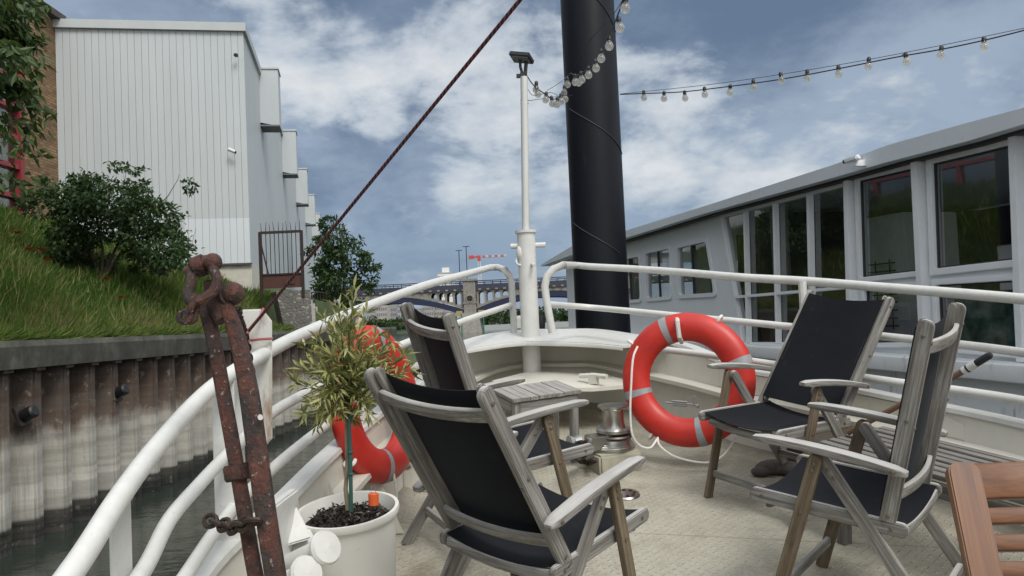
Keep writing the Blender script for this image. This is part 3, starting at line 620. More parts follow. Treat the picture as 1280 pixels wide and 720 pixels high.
# ---- trees
def crown(clumps, Y, dep, n, ll, lw, mat, droop=0.25, seed=1):
    rs = np.random.RandomState(seed); pos = []; out = []; tot = sum(c[2] * c[3] for c in clumps); tin = []
    for px, py, rx, ry in clumps:
        c = P(px, py, Y); c.y += rs.uniform(-dep, dep) * 0.5; sx, sz = rx / F_PX * Y, ry / F_PX * Y; k = int(n * rx * ry / tot)
        u = unit(rs.normal(size=(k, 3))) * (0.35 + 0.65 * rs.rand(k, 1) ** 0.45)
        # sub-clumps make an uneven outline
        sub = unit(rs.normal(size=(max(4, k // 45), 3))) * 0.85; w = rs.randint(0, len(sub), k); u = np.where(rs.rand(k, 1) < 0.6, sub[w] + rs.normal(0, 0.16, (k, 3)), u * 0.92)
        pos.append(np.array([c.x, c.y, c.z]) + u * np.array([sx, max(sx, sz) * 0.8 + dep * 0.2, sz])); out.append(u); tin.append(np.clip(0.42 + 0.22 * rs.normal(size=k) + 0.10 * rs.normal(), 0, 1))
    pos = np.concatenate(pos); out = np.concatenate(out); k = len(pos)
    ax = unit(out * 0.5 + rs.normal(0, 0.7, (k, 3)) + np.array([0, 0, -droop])); nr = unit(rs.normal(0, 0.6, (k, 3)) + np.array([0, -0.2, 0.9]))
    return leaves_mesh(pos, ax, nr, rs.uniform(0.7, 1.25, k) * ll, rs.uniform(0.8, 1.2, k) * lw, np.concatenate(tin), (mat,))
YBU = 18.0
bush = thing('bush', 'dense dark green bush leaning over the grassy bank in front of the warehouse', 'bush', (P(130, 340, YBU).x, YBU, zbank(P(130, 340, YBU).x, YBU)))
cl = [(92, 250, 32, 20), (150, 250, 46, 24), (118, 280, 44, 26), (75, 262, 22, 18), (185, 272, 40, 27), (195, 305, 44, 22), (226, 322, 24, 15), (90, 305, 24, 26), (172, 330, 26, 13), (118, 240, 22, 14), (165, 232, 18, 8), (160, 216, 10, 4), (182, 217, 10, 4), (225, 228, 6, 9), (70, 235, 14, 10), (115, 325, 16, 12), (105, 226, 14, 7), (245, 330, 9, 7)]
link('foliage', crown(cl, YBU, 1.6, 9800, 0.12, 0.062, M_BUSH, 0.25, 3), bush)
b = MB()
for pts, r in (([(128, 348), (138, 325), (150, 300), (160, 260)], 0.05), ([(126, 348), (115, 320), (95, 285), (85, 255)], 0.05), ([(130, 346), (150, 318), (190, 300), (225, 315)], 0.04), ([(128, 346), (128, 310), (120, 270), (118, 240)], 0.04), ([(190, 265), (210, 245), (222, 225), (224, 218)], 0.014), ([(150, 250), (155, 228), (158, 215)], 0.014), ([(225, 320), (240, 305), (245, 285)], 0.008)):
    b.tube([P(x, y, YBU + 0.2 * i) for i, (x, y) in enumerate(pts)], r, 6, [1 - 0.7 * i / (len(pts) - 1) for i in range(len(pts))])
b.build('branches', M_BARK, bush)
YT = 40.0
tr = thing('tree', 'airy green tree at the end of the canal wall beyond the gate', 'tree', (P(428, 415, YT).x, YT, EYE + 0.2))
cl = [(425, 300, 18, 14), (440, 322, 22, 14), (452, 345, 19, 14), (418, 330, 22, 18), (405, 355, 16, 18), (428, 360, 24, 18), (402, 300, 12, 10), (420, 282, 14, 7), (462, 330, 9, 8), (460, 358, 9, 8), (400, 385, 11, 16), (425, 390, 20, 14), (447, 378, 12, 9), (392, 318, 7, 9), (398, 340, 9, 12), (445, 303, 10, 7)]
link('crown', crown(cl, YT, 3.0, 4300, 0.24, 0.12, M_TREE, 0.2, 5), tr)
b = MB()
for pts, r in (([(428, 470), (428, 425), (428, 385), (431, 350), (428, 310), (424, 285)], 0.14), ([(429, 385), (440, 350), (450, 330)], 0.06), ([(429, 380), (415, 350), (404, 320)], 0.06), ([(430, 365), (448, 362), (462, 355)], 0.04), ([(428, 395), (410, 380), (400, 370)], 0.06)):
    b.tube([P(x, y, YT + 0.3 * i) for i, (x, y) in enumerate(pts)], r, 7, [1 - 0.7 * i / (len(pts) - 1) for i in range(len(pts))])
b.build('trunk', M_BARK, tr)
# second darker tree behind
t2 = thing('tree', 'dark low tree tucked behind the airy one at the canal wall end', 'tree', (P(405, 420, 50).x, 50, EYE))
link('crown', crown([(403, 396, 12, 14), (425, 406, 20, 11), (392, 376, 6, 9)], 50, 2.5, 2400, 0.34, 0.2, M_BUSH, 0.2, 9), t2)
b = MB(); b.tube([P(405, 470, 50), P(405, 400, 50), P(402, 370, 50)], 0.15, 7, [1, .7, .3]); b.build('trunk', M_BARK, t2)
# overhanging tree, trunk outside the frame
YC = 10.5
ct = thing('cherry_tree', 'tree with drooping leafy branches hanging in front of the brick building', 'tree', (P(-190, 300, YC).x, YC, zbank(P(-190, 300, YC).x, YC)))
br = [[(-190, 250), (-120, 60), (-40, 5), (40, 14)], [(-150, 130), (-90, 60), (-30, 30), (40, 50)], [(-140, 110), (-60, 70), (-20, 60), (34, 76)], [(-150, 160), (-80, 110), (0, 112), (55, 134)], [(-155, 180), (-90, 140), (-10, 145), (50, 160)], [(-160, 200), (-90, 165), (-20, 168), (46, 180)], [(-165, 230), (-100, 205), (-30, 215), (36, 228)],
      [(-120, 60), (-60, -40), (0, -20), (40, 2)], [(-120, 60), (-100, -30), (-60, -60), (-10, -40)], [(-150, 140), (-60, 90), (0, 100), (30, 108)], [(-130, 90), (-50, 20), (5, 25), (30, 50)]]
b = MB(); b.tube([ct.matrix_basis.translation, P(-190, 200, YC), P(-130, 70, YC), P(-110, -60, YC)], 0.11, 8, [1, .8, .6, .3])
lp = []; la = []; rs = np.random.RandomState(4)
for k, pts in enumerate(br):
    pp = catmull([P(x, y, YC + 0.25 * math.sin(k * 2.1) * i) for i, (x, y) in enumerate(pts)], 6); b.tube(pp, 0.022, 5, [1 - 0.85 * i / (len(pp) - 1) for i in range(len(pp))])
    for i in range(6, len(pp)):
        for j in range(24 if k < 3 or k > 6 else 9):
            lp.append(np.array(pp[i]) + rs.normal(0, 0.085, 3)); la.append(np.array((pp[i] - pp[i - 1]).normalized()) * 0.45 + rs.normal(0, 0.5, 3) + np.array([0, 0, -0.55]))
lp = np.array(lp); la = unit(np.array(la)); k = len(lp)
b.build('branches', M_BARK, ct)
link('foliage', leaves_mesh(lp, la, unit(rs.normal(0, 0.7, (k, 3)) + np.array([0, -.5, .6])), rs.uniform(0.12, 0.21, k), rs.uniform(0.05, 0.078, k), np.clip(rs.normal(0.42, 0.22, k), 0, 1), (M_CHERRY,)), ct)

# ================================================================== FAR RIVER
M_BSTONE = mk_conc('pale_bridge_stone', (0.15, 0.14, 0.12), (0.25, 0.235, 0.205), (0.33, 0.315, 0.28)); M_BLUE = plain('dark_blue_bridge_steel', (0.010, 0.017, 0.050), 0.7); M_DKSTEEL = plain('blue_black_railing', (0.03, 0.035, 0.055), 0.5)
YBR = 280.0; xp = P(588.5, 380, YBR).x; SP = 52.0
zdeck1, zdeck0 = P(588, 357, YBR).z, P(588, 364, YBR).z; zspr = P(588, 391, YBR).z; zcr = P(588, 369.5, YBR).z
bridge = thing('arcaded_bridge', 'stone and blue steel arch bridge with a row of small arcades over the river', 'bridge', (xp, YBR, 0))
def rib(t): return zspr + (zcr - zspr) * (1 - (2 * t - 1) ** 2)
MB().box((xp - 30, YBR, (zdeck1 + zdeck0) / 2), (420, 11, zdeck1 - zdeck0)).build('deck', M_DKSTEEL, bridge)
b = MB(); zr = P(588, 352.5, YBR).z
for yy in (YBR - 5.4, YBR + 5.4):
    b.box((xp - 30, yy, zr), (420, 0.25, 0.3)).box((xp - 30, yy, (zr + zdeck1) / 2), (420, 0.2, 0.15))
    for k in range(150): b.box((xp - 230 + k * 2.7, yy, (zr + zdeck1) / 2), (0.22, 0.2, zr - zdeck1))
b.build('railing', M_DKSTEEL, bridge)
b = MB()
for k in range(150): b.box((xp - 230 + k * 2.7 + 1.2, YBR - 5.7, zdeck0 + 0.3), (0.9, 0.6, 0.5))
b.build('cornice', M_BSTONE, bridge)
for s in (-1, 0, 1, 2):
    x0 = xp - SP * (1 - s) if False else xp + SP * (s - 1)
    if s != 2:
        # arcade plates with arched openings above the rib
        for yy in (YBR - 4.6, YBR + 4.6):
            o_ = [(x0 + SP * i / 24, rib(i / 24) + 0.3) for i in range(25)] + [(x0 + SP, zdeck0 + 0.1), (x0, zdeck0 + 0.1)]
            holes = []; nA = 20; w = SP / nA
            for i in range(nA):
                xa, xb_ = x0 + w * i + 0.35, x0 + w * (i + 1) - 0.35; zl = max(rib((xa - x0) / SP), rib((xb_ - x0) / SP)) + 0.9; rr = (xb_ - xa) / 2; ztop = zdeck0 - 0.35
                if ztop - zl > rr + 0.3:
                    holes.append([(xa, zl), (xb_, zl)] + [((xa + xb_) / 2 + rr * math.cos(R(a)), ztop - rr + rr * math.sin(R(a))) for a in range(0, 181, 30)])
            if True:
                polys = [[Vector((x, z, 0)) for x, z in o_]] + [[Vector((x, z, 0)) for x, z in h] for h in holes]; tri = tessellate_polygon(polys); flat = [v for p_ in polys for v in p_]; nv = len(flat)
                vs = [(v.x, yy - 0.5, v.y) for v in flat] + [(v.x, yy + 0.5, v.y) for v in flat]; fs = [tuple(t) for t in tri] + [tuple(nv + i for i in reversed(t)) for t in tri]; k0 = 0
                for p_ in polys:
                    m_ = len(p_); fs += [(k0 + i, k0 + (i + 1) % m_, nv + k0 + (i + 1) % m_, nv + k0 + i) for i in range(m_)]; k0 += m_
                MB().add(vs, fs).build('arcade', M_BSTONE, bridge, sharp=30)
        b = MB()
        for yy in (YBR - 5.2, YBR, YBR + 5.2): b.sweep([(x0 + SP * i / 24, yy, rib(i / 24) - 0.8) for i in range(25)], [(-0.35, -0.9), (0.35, -0.9), (0.35, 0.9), (-0.35, 0.9)])
        b.build('arch_rib', M_BLUE, bridge)
    pz = MB().box((x0, YBR, (zdeck1 + zspr) / 2 + 0.8), (4.0, 12.4, zdeck1 - zspr + 2.2)).box((x0, YBR, zspr + 3.2), (4.5, 12.8, 0.6)).box((x0, YBR, zdeck1 + 1.6), (4.9, 13.2, 0.7))
    pz.add([(x0 - 2.6, YBR - 7, zspr), (x0 + 2.6, YBR - 7, zspr), (x0 + 2.6, YBR + 7, zspr), (x0 - 2.6, YBR + 7, zspr), (x0 - 3.9, YBR - 9, -1), (x0 + 3.9, YBR - 9, -1), (x0 + 3.9, YBR + 9, -1), (x0 - 3.9, YBR + 9, -1)], [(3, 2, 1, 0), (4, 5, 6, 7), (0, 1, 5, 4), (1, 2, 6, 5), (2, 3, 7, 6), (3, 0, 4, 7)])
    pr_ = pz.build('pier', M_BSTONE, bridge, sharp=25)
    MB().lathe([(0.9, 0), (0.9, 0.3)], 20, Matrix.Translation((x0, YBR - 6.15, P(588, 374, YBR).z)) @ Matrix.Rotation(R(90), 4, 'X')).build('oculus', M_BLACK, pr_)
    MB().torus(1.15, 0.25, n=24, m=6, M=Matrix.Translation((x0, YBR - 6.3, P(588, 374, YBR).z)) @ Matrix.Rotation(R(90), 4, 'X')).build('oculus_ring', M_BSTONE, pr_)
    for sx in (-1, 1): MB().box((x0 + sx * 3.6, YBR - 5.4, zspr - 0.2), (2.0, 1.4, 1.7)).build('bearing', plain('ochre_bearing', (0.36, 0.27, 0.09), 0.7), pr_)
for px, py0 in ((575.4, 313), (584.6, 308)):
    q = P(px, 357, YBR + (3 if px < 580 else -3)); t_ = P(px, py0, q.y)
    r_ = thing('street_lamp', 'tall double arm street lamp on the bridge, ' + ('shorter one of the pair' if px < 580 else 'taller one of the pair'), 'lamp post', q, 'street lamps on the bridge')
    MB().tube([q, (q.x, q.y, t_.z)], 0.16, 6).build('pole', M_DKSTEEL, r_); MB().box((q.x, q.y, t_.z), (2.2, 0.35, 0.22)).build('lamp_arm', M_DKSTEEL, r_)
for px in (577.5, 605):
    q = P(px, 413, 250); tag(MB().tube([(q.x, q.y, -1), (q.x, q.y, P(px, 392, 250).z)], 0.22, 6).build('mooring_post', plain('green_post', (0.03, 0.16, 0.10), 0.5)), 'thin green post standing in the water ' + ('left of the bridge pier' if px < 590 else 'right of the bridge pier'), 'post', 'green posts by the bridge pier')
# crane
YK = 620; k0 = P(600.5, 362, YK); kt = P(600.5, 321, YK)
cr_ = thing('tower_crane', 'red and white tower crane standing beyond the bridge', 'crane', (k0.x, YK, 0))
M_CW = plain('crane_white', (0.62, 0.60, 0.58), 0.5); M_CR = plain('crane_red', (0.50, 0.06, 0.04), 0.5)
def lattice(a, c, w, n, mat, name):
    b = MB(); a, c = Vector(a), Vector(c); d = (c - a); u = Vector((0, 1, 0)); s = d.normalized().cross(u)
    for e in (-1, 1):
        for g_ in (-1, 1): b.tube([a + s * w * e + u * w * g_, c + s * w * e + u * w * g_], 0.2, 4)
    for i in range(n):
        e = 1 if i % 2 else -1; b.tube([a + d * i / n + s * w * e - u * w, a + d * (i + 1) / n - s * w * e - u * w], 0.14, 4)
    b.build(name, mat, cr_)
lattice((k0.x, YK, 0), (k0.x, YK, kt.z), 0.9, 30, M_CW, 'mast')
for i in range(8):
    xa, xb_ = P(603 + 3.8 * i, 322, YK), P(603 + 3.8 * (i + 1), 322, YK); lattice((xa.x, YK, kt.z), (xb_.x, YK, kt.z), 0.55, 4, M_CR if i % 2 == 0 else M_CW, 'jib')
lattice((k0.x, YK, kt.z), (P(587, 321, YK).x, YK, kt.z), 0.55, 6, M_CR, 'counter_jib'); MB().box((P(589, 323, YK).x, YK, kt.z), (3.6, 2, 2.6)).build('counterweight', M_CR, cr_); MB().box((k0.x, YK, kt.z - 1), (2.4, 2.4, 4)).build('cab', M_CR, cr_)
# white block beyond the bridge
M_WB = plain('white_render', (0.70, 0.70, 0.68), 0.7); M_WIN = plain('far_window', (0.16, 0.17, 0.20), 0.4); YW = 520
def far_block(px0, px1, py0, Y, wall, lab, rows, cols, top=None, roof=None):
    a, c = P(px0, py0, Y), P(px1, py0, Y); w = c.x - a.x; zt2 = max(a.z, c.z); zb2 = EYE - 1
    r_ = thing('apartment_building', lab, 'building', ((a.x + c.x) / 2, Y, zb2), 'buildings beyond the bridge')
    MB().box(((a.x + c.x) / 2, Y + 6, (zt2 + zb2) / 2), (w, 12, zt2 - zb2)).build('wall', wall, r_)
    for i in range(rows):
        b = MB(); z = zt2 - (i + 0.7) * (2.9)
        for j in range(cols): b.box((a.x + w * (j + 0.5) / cols, Y - 0.05, z), (w / cols * 0.55, 0.3, 1.4))
        b.build('window_row', M_WIN, r_)
    MB().box(((a.x + c.x) / 2, Y + 6, zt2 + 0.4), (w * 1.02, 12.3, 0.8)).build('roof', roof or M_GALV, r_)
    if top: MB().box(((a.x + c.x) / 2, Y + 6, zt2 + top / 2 + .8), (w * 0.45, 6, top)).build('plant_room', wall, r_)
far_block(547, 566, 342.5, YW, M_WB, 'tall white block rising above the bridge, left of the crane', 5, 6, 3.2)
cols_ = [(0.34, 0.33, 0.32), (0.40, 0.37, 0.33), (0.29, 0.28, 0.28), (0.38, 0.38, 0.39), (0.32, 0.29, 0.25)]
labs = ['low cream house seen through the left bridge arch', 'low grey house seen through the left bridge arch', 'wide pale house near the far tree line', 'small beige house near the far tree line', 'pale house next to the wide one near the far trees', 'grey roofed house above the far bank', 'small white house above the far bank', 'broad sandy house above the far bank']
rs = random.Random(3); x = 458
for i in range(8):
    w = rs.uniform(9, 16); far_block(x, x + w, 384 + rs.uniform(-3, 4), 430 + rs.uniform(0, 60), plain('far_wall', cols_[i % 5], 0.8), labs[i], 2, int(w / 3) + 1, None, plain('far_roof', (0.20, 0.18, 0.18), 0.8) if i % 2 else None); x += w + rs.uniform(0.5, 2)
M_HILL = plain('far_hill_green', (0.035, 0.055, 0.03), 0.9, 0, 0.5, 0.02)
b = MB(); n = 60; vs = []
for i in range(n + 1):
    X = -1400 + 2800 * i / n; h = 14 + 9 * math.sin(i * 0.43) + 6 * math.sin(i * 1.1 + 1)
    vs += [(X, 400 + 18 * math.sin(i * 1.7), -0.5), (X, 410 + 18 * math.sin(i * 1.7), 1.6), (X, 700, 3.5), (X, 1400, max(4, h)), (X, 2600, 3)]
b.add(vs, [(i * 5 + k, (i + 1) * 5 + k, (i + 1) * 5 + k + 1, i * 5 + k + 1) for i in range(n) for k in range(4)])
tag(b.build('hills', M_HILL, M=Matrix.Identity(4), fix=False), 'low green land beyond the bridge', 'land', kind='structure')
def treeline():
    rs = np.random.RandomState(8); pos = []
    for i in range(90):
        px = 330 + 420 * i / 90; Y = rs.uniform(395, 425); top = 398 + rs.uniform(-3, 2) if px < 596 else 384 + rs.uniform(-7, 6)
        a = P(px, top, Y); base = 1.5; k = 70; h = a.z - base; u = unit(rs.normal(size=(k, 3))) * rs.rand(k, 1) ** 0.4
        pos.append(np.array([a.x, Y, base + h * 0.5]) + u * np.array([h * 0.45 + 1.2, 3.5, h * 0.5]))
    pos = np.concatenate(pos); k = len(pos)
    return leaves_mesh(pos, unit(rs.normal(size=(k, 3))), unit(rs.normal(size=(k, 3)) + np.array([0, -.4, .8])), rs.uniform(1.2, 2.2, k), rs.uniform(0.9, 1.5, k), np.clip(rs.normal(.4, .25, k), 0, 1), (M_TREE,))
tag(link('trees', treeline()), 'line of far trees along the opposite river bank under the bridge', 'trees', kind='stuff')
qa, qb = P(596, 404, 360), P(760, 398, 360); tag(MB().box(((qa.x + qb.x) / 2, 360, 0.7), (qb.x - qa.x, 3, 3.0)).build('quay_wall', plain('pale_quay', (0.36, 0.38, 0.38), 0.8)), 'low pale quay wall at the waterline right of the bridge pier', 'wall')
# ================================================================== OUR BOAT
topL = [(95, 707), (149, 622), (204, 549), (271, 480), (340, 437), (400, 408), (447, 388), (534, 356), (585, 342)]
topR = [(735, 333), (790, 336), (860, 341), (930, 347), (1000, 351), (1100, 359), (1280, 374)]
HT, HM, HL, HB = 1.02, 0.775, 0.58, 0.45
def HO(px): return -0.17 * max(0.0, (320 - px) / 225.0)       # the rail dips a little against the deck towards the wheelhouse
L3 = [D(x, y, HT + HO(x)) for x, y in topL]; R3 = [D(x, y, HT) for x, y in topR]
def V2(v): return Vector((v.x, v.y, 0))
Lp = [Vector((-0.25, -3.2, 0)), Vector((-0.55, -1.5, 0)), Vector((-0.74, 0.2, 0)), Vector((-0.83, 1.2, 0))] + [V2(v) for v in L3] + [Vector((-0.10, 6.20, 0))]
Rp = [Vector((0.36, 6.25, 0))] + [V2(v) for v in R3] + [Vector((2.62, 2.6, 0)), Vector((2.9, 1.4, 0)), Vector((3.2, 0, 0)), Vector((3.8, -3.2, 0))]
TIP = Vector((0.13, 6.30, 0))
PL = catmull(Lp + [TIP], 5); PR = catmull([TIP] + Rp, 5); PLAN = PL + PR[1:]
ctr = Vector((0.9, 2.5, 0))
def nrm_in(i):
    a = PLAN[max(0, i - 1)]; c = PLAN[min(len(PLAN) - 1, i + 1)]; t = (c - a).normalized(); return Vector((t.y, -t.x, 0))
def at(p, h, off=0.0, n=None):
    q = p + (n * off if n is not None else Vector()); return Vector((q.x, q.y, zd(q.x, q.y) + h))
boat = thing('barge', 'cream painted bow of the moored barge with white tube railings and textured deck', 'boat', (0.9, 3.5, zd(0.9, 3.5)))
NP = len(PLAN); NI = [nrm_in(i) for i in range(NP)]
def hb(i):
    return HB + 0.08 * smst(5.0, 5.6, PLAN[i].y)
# deck sheet
b = MB(); ring = [at(p, 0.0) for p in PLAN]; k = NP
mid = [at((PLAN[i] + PLAN[NP - 1 - i]) * 0.5, 0.0) for i in range(NP // 2 + 1)]
for i in range(NP // 2):
    b.add([ring[i], ring[i + 1], ring[NP - 2 - i], ring[NP - 1 - i]], [(0, 1, 2, 3)])
b.build('deck', M_DECK, boat, fix=True)
def strip(name, rows, mat, i0=0, i1=None, sharp=35, par=boat):
    """rows: list of functions i -> world point; closed shell over the plan from i0 to i1"""
    i1 = NP if i1 is None else i1; b = MB(); m = len(rows); vs = [r(i) for i in range(i0, i1) for r in rows]
    b.add(vs, [(i * m + k, i * m + (k + 1) % m, (i + 1) * m + (k + 1) % m, (i + 1) * m + k) for i in range(i1 - i0 - 1) for k in range(m)] + [tuple(range(m)), tuple((i1 - i0 - 1) * m + k for k in reversed(range(m)))])
    return b.build(name, mat, par, sharp=sharp)
strip('bulwark', [lambda i: at(PLAN[i], -0.05, 0.06, NI[i]), lambda i: at(PLAN[i], hb(i), 0.02, NI[i]), lambda i: at(PLAN[i], hb(i), -0.005, NI[i]), lambda i: at(PLAN[i], -0.05, 0.03, NI[i])], M_CREAM)
strip('bulwark_cap', [lambda i: at(PLAN[i], hb(i) + 0.002, 0.035, NI[i]), lambda i: at(PLAN[i], hb(i) + 0.022, 0.03, NI[i]), lambda i: at(PLAN[i], hb(i) + 0.022, -0.045, NI[i]), lambda i: at(PLAN[i], hb(i) + 0.002, -0.05, NI[i])], M_WHITE)
strip('ledge', [lambda i: at(PLAN[i], 0.315, 0.022, NI[i]), lambda i: at(PLAN[i], 0.33, 0.022, NI[i]), lambda i: at(PLAN[i], 0.325, 0.12, NI[i]), lambda i: at(PLAN[i], 0.30, 0.12, NI[i])], M_CREAM)
strip('waterway', [lambda i: at(PLAN[i], 0.0, 0.04, NI[i]), lambda i: at(PLAN[i], 0.03, 0.045, NI[i]), lambda i: at(PLAN[i], 0.012, 0.12, NI[i]), lambda i: at(PLAN[i], -0.01, 0.15, NI[i])], paint('grimy_deck_edge', (0.30, 0.28, 0.23), 0.7, 0.6, (0.10, 0.09, 0.075), 9, rust=0.5))
strip('hull', [lambda i: at(PLAN[i], -0.06, 0.02, NI[i]), lambda i: at(PLAN[i], hb(i) - 0.05, -0.012, NI[i]), lambda i: at(PLAN[i], 0.02, -0.03, NI[i]), lambda i: Vector((PLAN[i].x + NI[i].x * 0.12, PLAN[i].y + NI[i].y * 0.12, -0.8)), lambda i: Vector((PLAN[i].x + NI[i].x * 0.3, PLAN[i].y + NI[i].y * 0.3, -0.8))], paint('hull_paint', (0.70, 0.69, 0.65), 0.4, 0.25, rust=0.3))
# raised wash boards with rounded ends standing on the starboard ledge
def px_of(p):
    u = (p.x / p.y) * F_PX; return 640 + u
SI = [i for i in range(NP) if i > NP // 2]
def near_i(px): return min((i for i in range(len(PL), NP) if PLAN[i].y > 1), key=lambda i: abs(px_of(PLAN[i]) - px))
for pa, pb in ((838, 985), (995, 1200)):
    ia, ib = near_i(pa), near_i(pb)
    strip('wash_board', [lambda i: at(PLAN[i], 0.335, 0.034, NI[i]), lambda i: at(PLAN[i], hb(i) - (0.045 if i in (ia, ib) else 0.004), 0.030, NI[i]), lambda i: at(PLAN[i], hb(i) - (0.045 if i in (ia, ib) else 0.004), 0.022, NI[i]), lambda i: at(PLAN[i], 0.335, 0.024, NI[i])], M_CREAM, ia, ib + 1)
# breasthook plate at the bow
inner = [(566, 440), (600, 434.5), (630, 430), (658, 427.5), (712, 428.5), (750, 430.5), (778, 433.5)]
ip = [D(x, y, 0.545) for x, y in inner]
op = [at(PLAN[i], 0.545, -0.03, NI[i]) for i in range(NP) if PLAN[i].y > 5.50]
op = [p for p in op]
loop = ip + list(reversed(op)); polys = [[Vector((p.x, p.y, 0)) for p in loop]]; tri = tessellate_polygon(polys); n = len(loop)
b = MB(); b.add([p + Vector((0, 0, 0.008)) for p in loop] + [p - Vector((0, 0, 0.008)) for p in loop], [tuple(t) for t in tri] + [tuple(n + i for i in reversed(t)) for t in tri] + [(i, (i + 1) % n, n + (i + 1) % n, n + i) for i in range(n)])
b.sweep([p - Vector((0, 0, 0.012)) for p in ip], rrect(0.012, 0.026, 0.004))
b.build('bow_plate', M_WHITE, boat, sharp=25)
# low shelf with a cleat under the plate
sh = [(615, 478), (662, 466), (712, 468), (756, 470), (800, 482), (742, 487), (660, 487)]
sp = [D(x, y, 0.30) for x, y in sh]; n = len(sp)
b = MB(); b.add([p + Vector((0, 0, 0.012)) for p in sp] + [p - Vector((0, 0, 0.012)) for p in sp], [tuple(range(n)), tuple(n + i for i in reversed(range(n)))] + [(i, (i + 1) % n, n + (i + 1) % n, n + i) for i in range(n)])
b.build('bow_shelf', M_CREAM, boat, sharp=25)
q = D(742, 479, 0.32); M_ = Matrix.Translation(q) @ Matrix.Rotation(R(-50), 4, 'Z')
b = MB(); b.tube([M_ @ Vector((-0.12, 0, 0.045)), M_ @ Vector((0, 0, 0.052)), M_ @ Vector((0.12, 0, 0.045))], 0.016, 8); b.box((0, 0, 0.02), (0.07, 0.03, 0.05), M_); b.build('cleat', M_CREAM, boat)
# railings: one continuous tube frame each side plus its bars
RT, RM = 0.025, 0.0205
def pth(pts): return catmull(pts, 12)
lt = [Vector((-0.50, -1.5, zd(0, -1.5) + HT - .35)), Vector((-0.74, 0.2, 1.83)), Vector((-0.83, 1.2, 2.045))] + L3
e = L3[-1]
lt = pth(lt + [D(612, 334.5, HT)]) + [D(622, 334, HT), D(631, 337.5, HT), D(637, 345, HT - 0.05), D(639.5, 355, HT - .11)]; YL = lt[-1].y
lt = lt + [P(640.5, 375, YL), P(643, 417, YL)]
rail = link('handrail', None, boat, Matrix.Translation(L3[4])); b = MB().tube(lt, RT, 20); rail_l = b.build('handrail', M_WHITE, boat)
bpy.data.objects.remove(rail)
mid_l = [Vector((-0.50, -1.5, zd(0, -1.5) + HM - .3)), Vector((-0.74, 0.2, 1.64)), Vector((-0.85, 1.4, 1.925))] + [D(x, y, HM + 0.8 * HO(x)) for x, y in ((178, 715), (213, 648), (247, 608), (278, 575), (342, 515), (378, 494), (470, 445), (569, 405))] + [P(639, 381, YL)]
MB().tube(pth(mid_l), RM, 16).build('rail_bar', M_WHITE, boat)
low_l = [Vector((-0.50, -1.5, zd(0, -1.5) + HL - .25)), Vector((-0.74, 0.2, 1.48)), Vector((-0.86, 1.4, 1.76))] + [D(x, y, HL + 0.6 * HO(x)) for x, y in ((205, 760), (235, 715), (267, 667), (300, 625), (337, 589), (396, 540), (470, 487), (530, 453))] + [D(575, 436, 0.53)]
MB().tube(pth(low_l), RM, 16).build('rail_bar', M_WHITE, boat)
rt = [D(720, 331.5, HT)] + R3 + [Vector((2.62, 2.6, zd(2.62, 2.6) + HT)), Vector((2.9, 1.4, zd(2.9, 1.4) + HT)), Vector((3.2, 0, zd(3.2, 0) + HT))]
YR_ = D(688, 348, HT).y
rt = [P(690.5, 416, YR_), P(683, 375, YR_), P(681, 358, YR_), P(684, 345, YR_), P(692, 336, YR_), P(704, 331.5, YR_ - 0.02)] + pth(rt)
MB().tube(rt, RT, 20).build('handrail', M_WHITE, boat)
mid_r = [P(684, 380, YR_)] + [D(x, y, HM) for x, y in ((735, 384), (790, 389), (860, 396), (930, 402.5), (1100, 420), (1280, 441))] + [Vector((2.62, 2.6, zd(2.62, 2.6) + HM)), Vector((3.2, 0, zd(3.2, 0) + HM))]
MB().tube(pth(mid_r), RM, 16).build('rail_bar', M_WHITE, boat)
low_r = [D(795, 432, HL - .02)] + [D(x, y, HL) for x, y in ((830, 437), (880, 443), (950, 453), (1100, 475), (1280, 501))] + [Vector((2.62, 2.6, zd(2.62, 2.6) + HL)), Vector((3.2, 0, zd(3.2, 0) + HL))]
MB().tube(pth(low_r), RM, 16).build('rail_bar', M_WHITE, boat)
for px, py in ((447, 388), (1003, 352), (1290, 375)):
    t_ = D(px, py, HT); MB().tube([t_, Vector((t_.x, t_.y, zd(t_.x, t_.y) + HB))], 0.024, 10).build('stanchion', M_WHITE, boat)
t_ = D(150, 640, HT - 0.05 + HO(150)); MB().box((t_.x, t_.y, t_.z - 0.28), (0.012, 0.09, 0.60)).build('stanchion', M_WHITE, boat, bevel=0.003)
# flat twin stanchions carrying the anchor, and the chamfered plate post behind them
for px, wd in ((278.5, 0.070), (297, 0.030)):
    t_ = D(px, 479 if px < 290 else 462, HT - 0.02 + HO(px)); u_ = P(px + 1.5, 720, t_.y)
    M_ = frame(t_, Vector((t_.x, t_.y, zd(t_.x, t_.y) + 0.02)), (0.15, -1, 0)); link('stanchion', slat_mesh(0.95, wd, 0.012).mesh('flat', (M_WHITE,), 30, 0.002), boat, M_)
YP = 2.95; o_ = [(301, 387), (328, 386), (340, 401), (340.5, 548), (329, 562), (311, 562), (303, 545)]
b = MB(); pts = [P(x, y, YP) for x, y in o_]; n = len(pts); b.add(pts + [p + Vector((-0.02, 0.07, 0)) for p in pts], [tuple(reversed(range(n))), tuple(n + i for i in range(n))] + [(i, (i + 1) % n, n + (i + 1) % n, n + i) for i in range(n)])
b.build('plate_post', M_WHITERUST, boat, sharp=25, bevel=0.006)
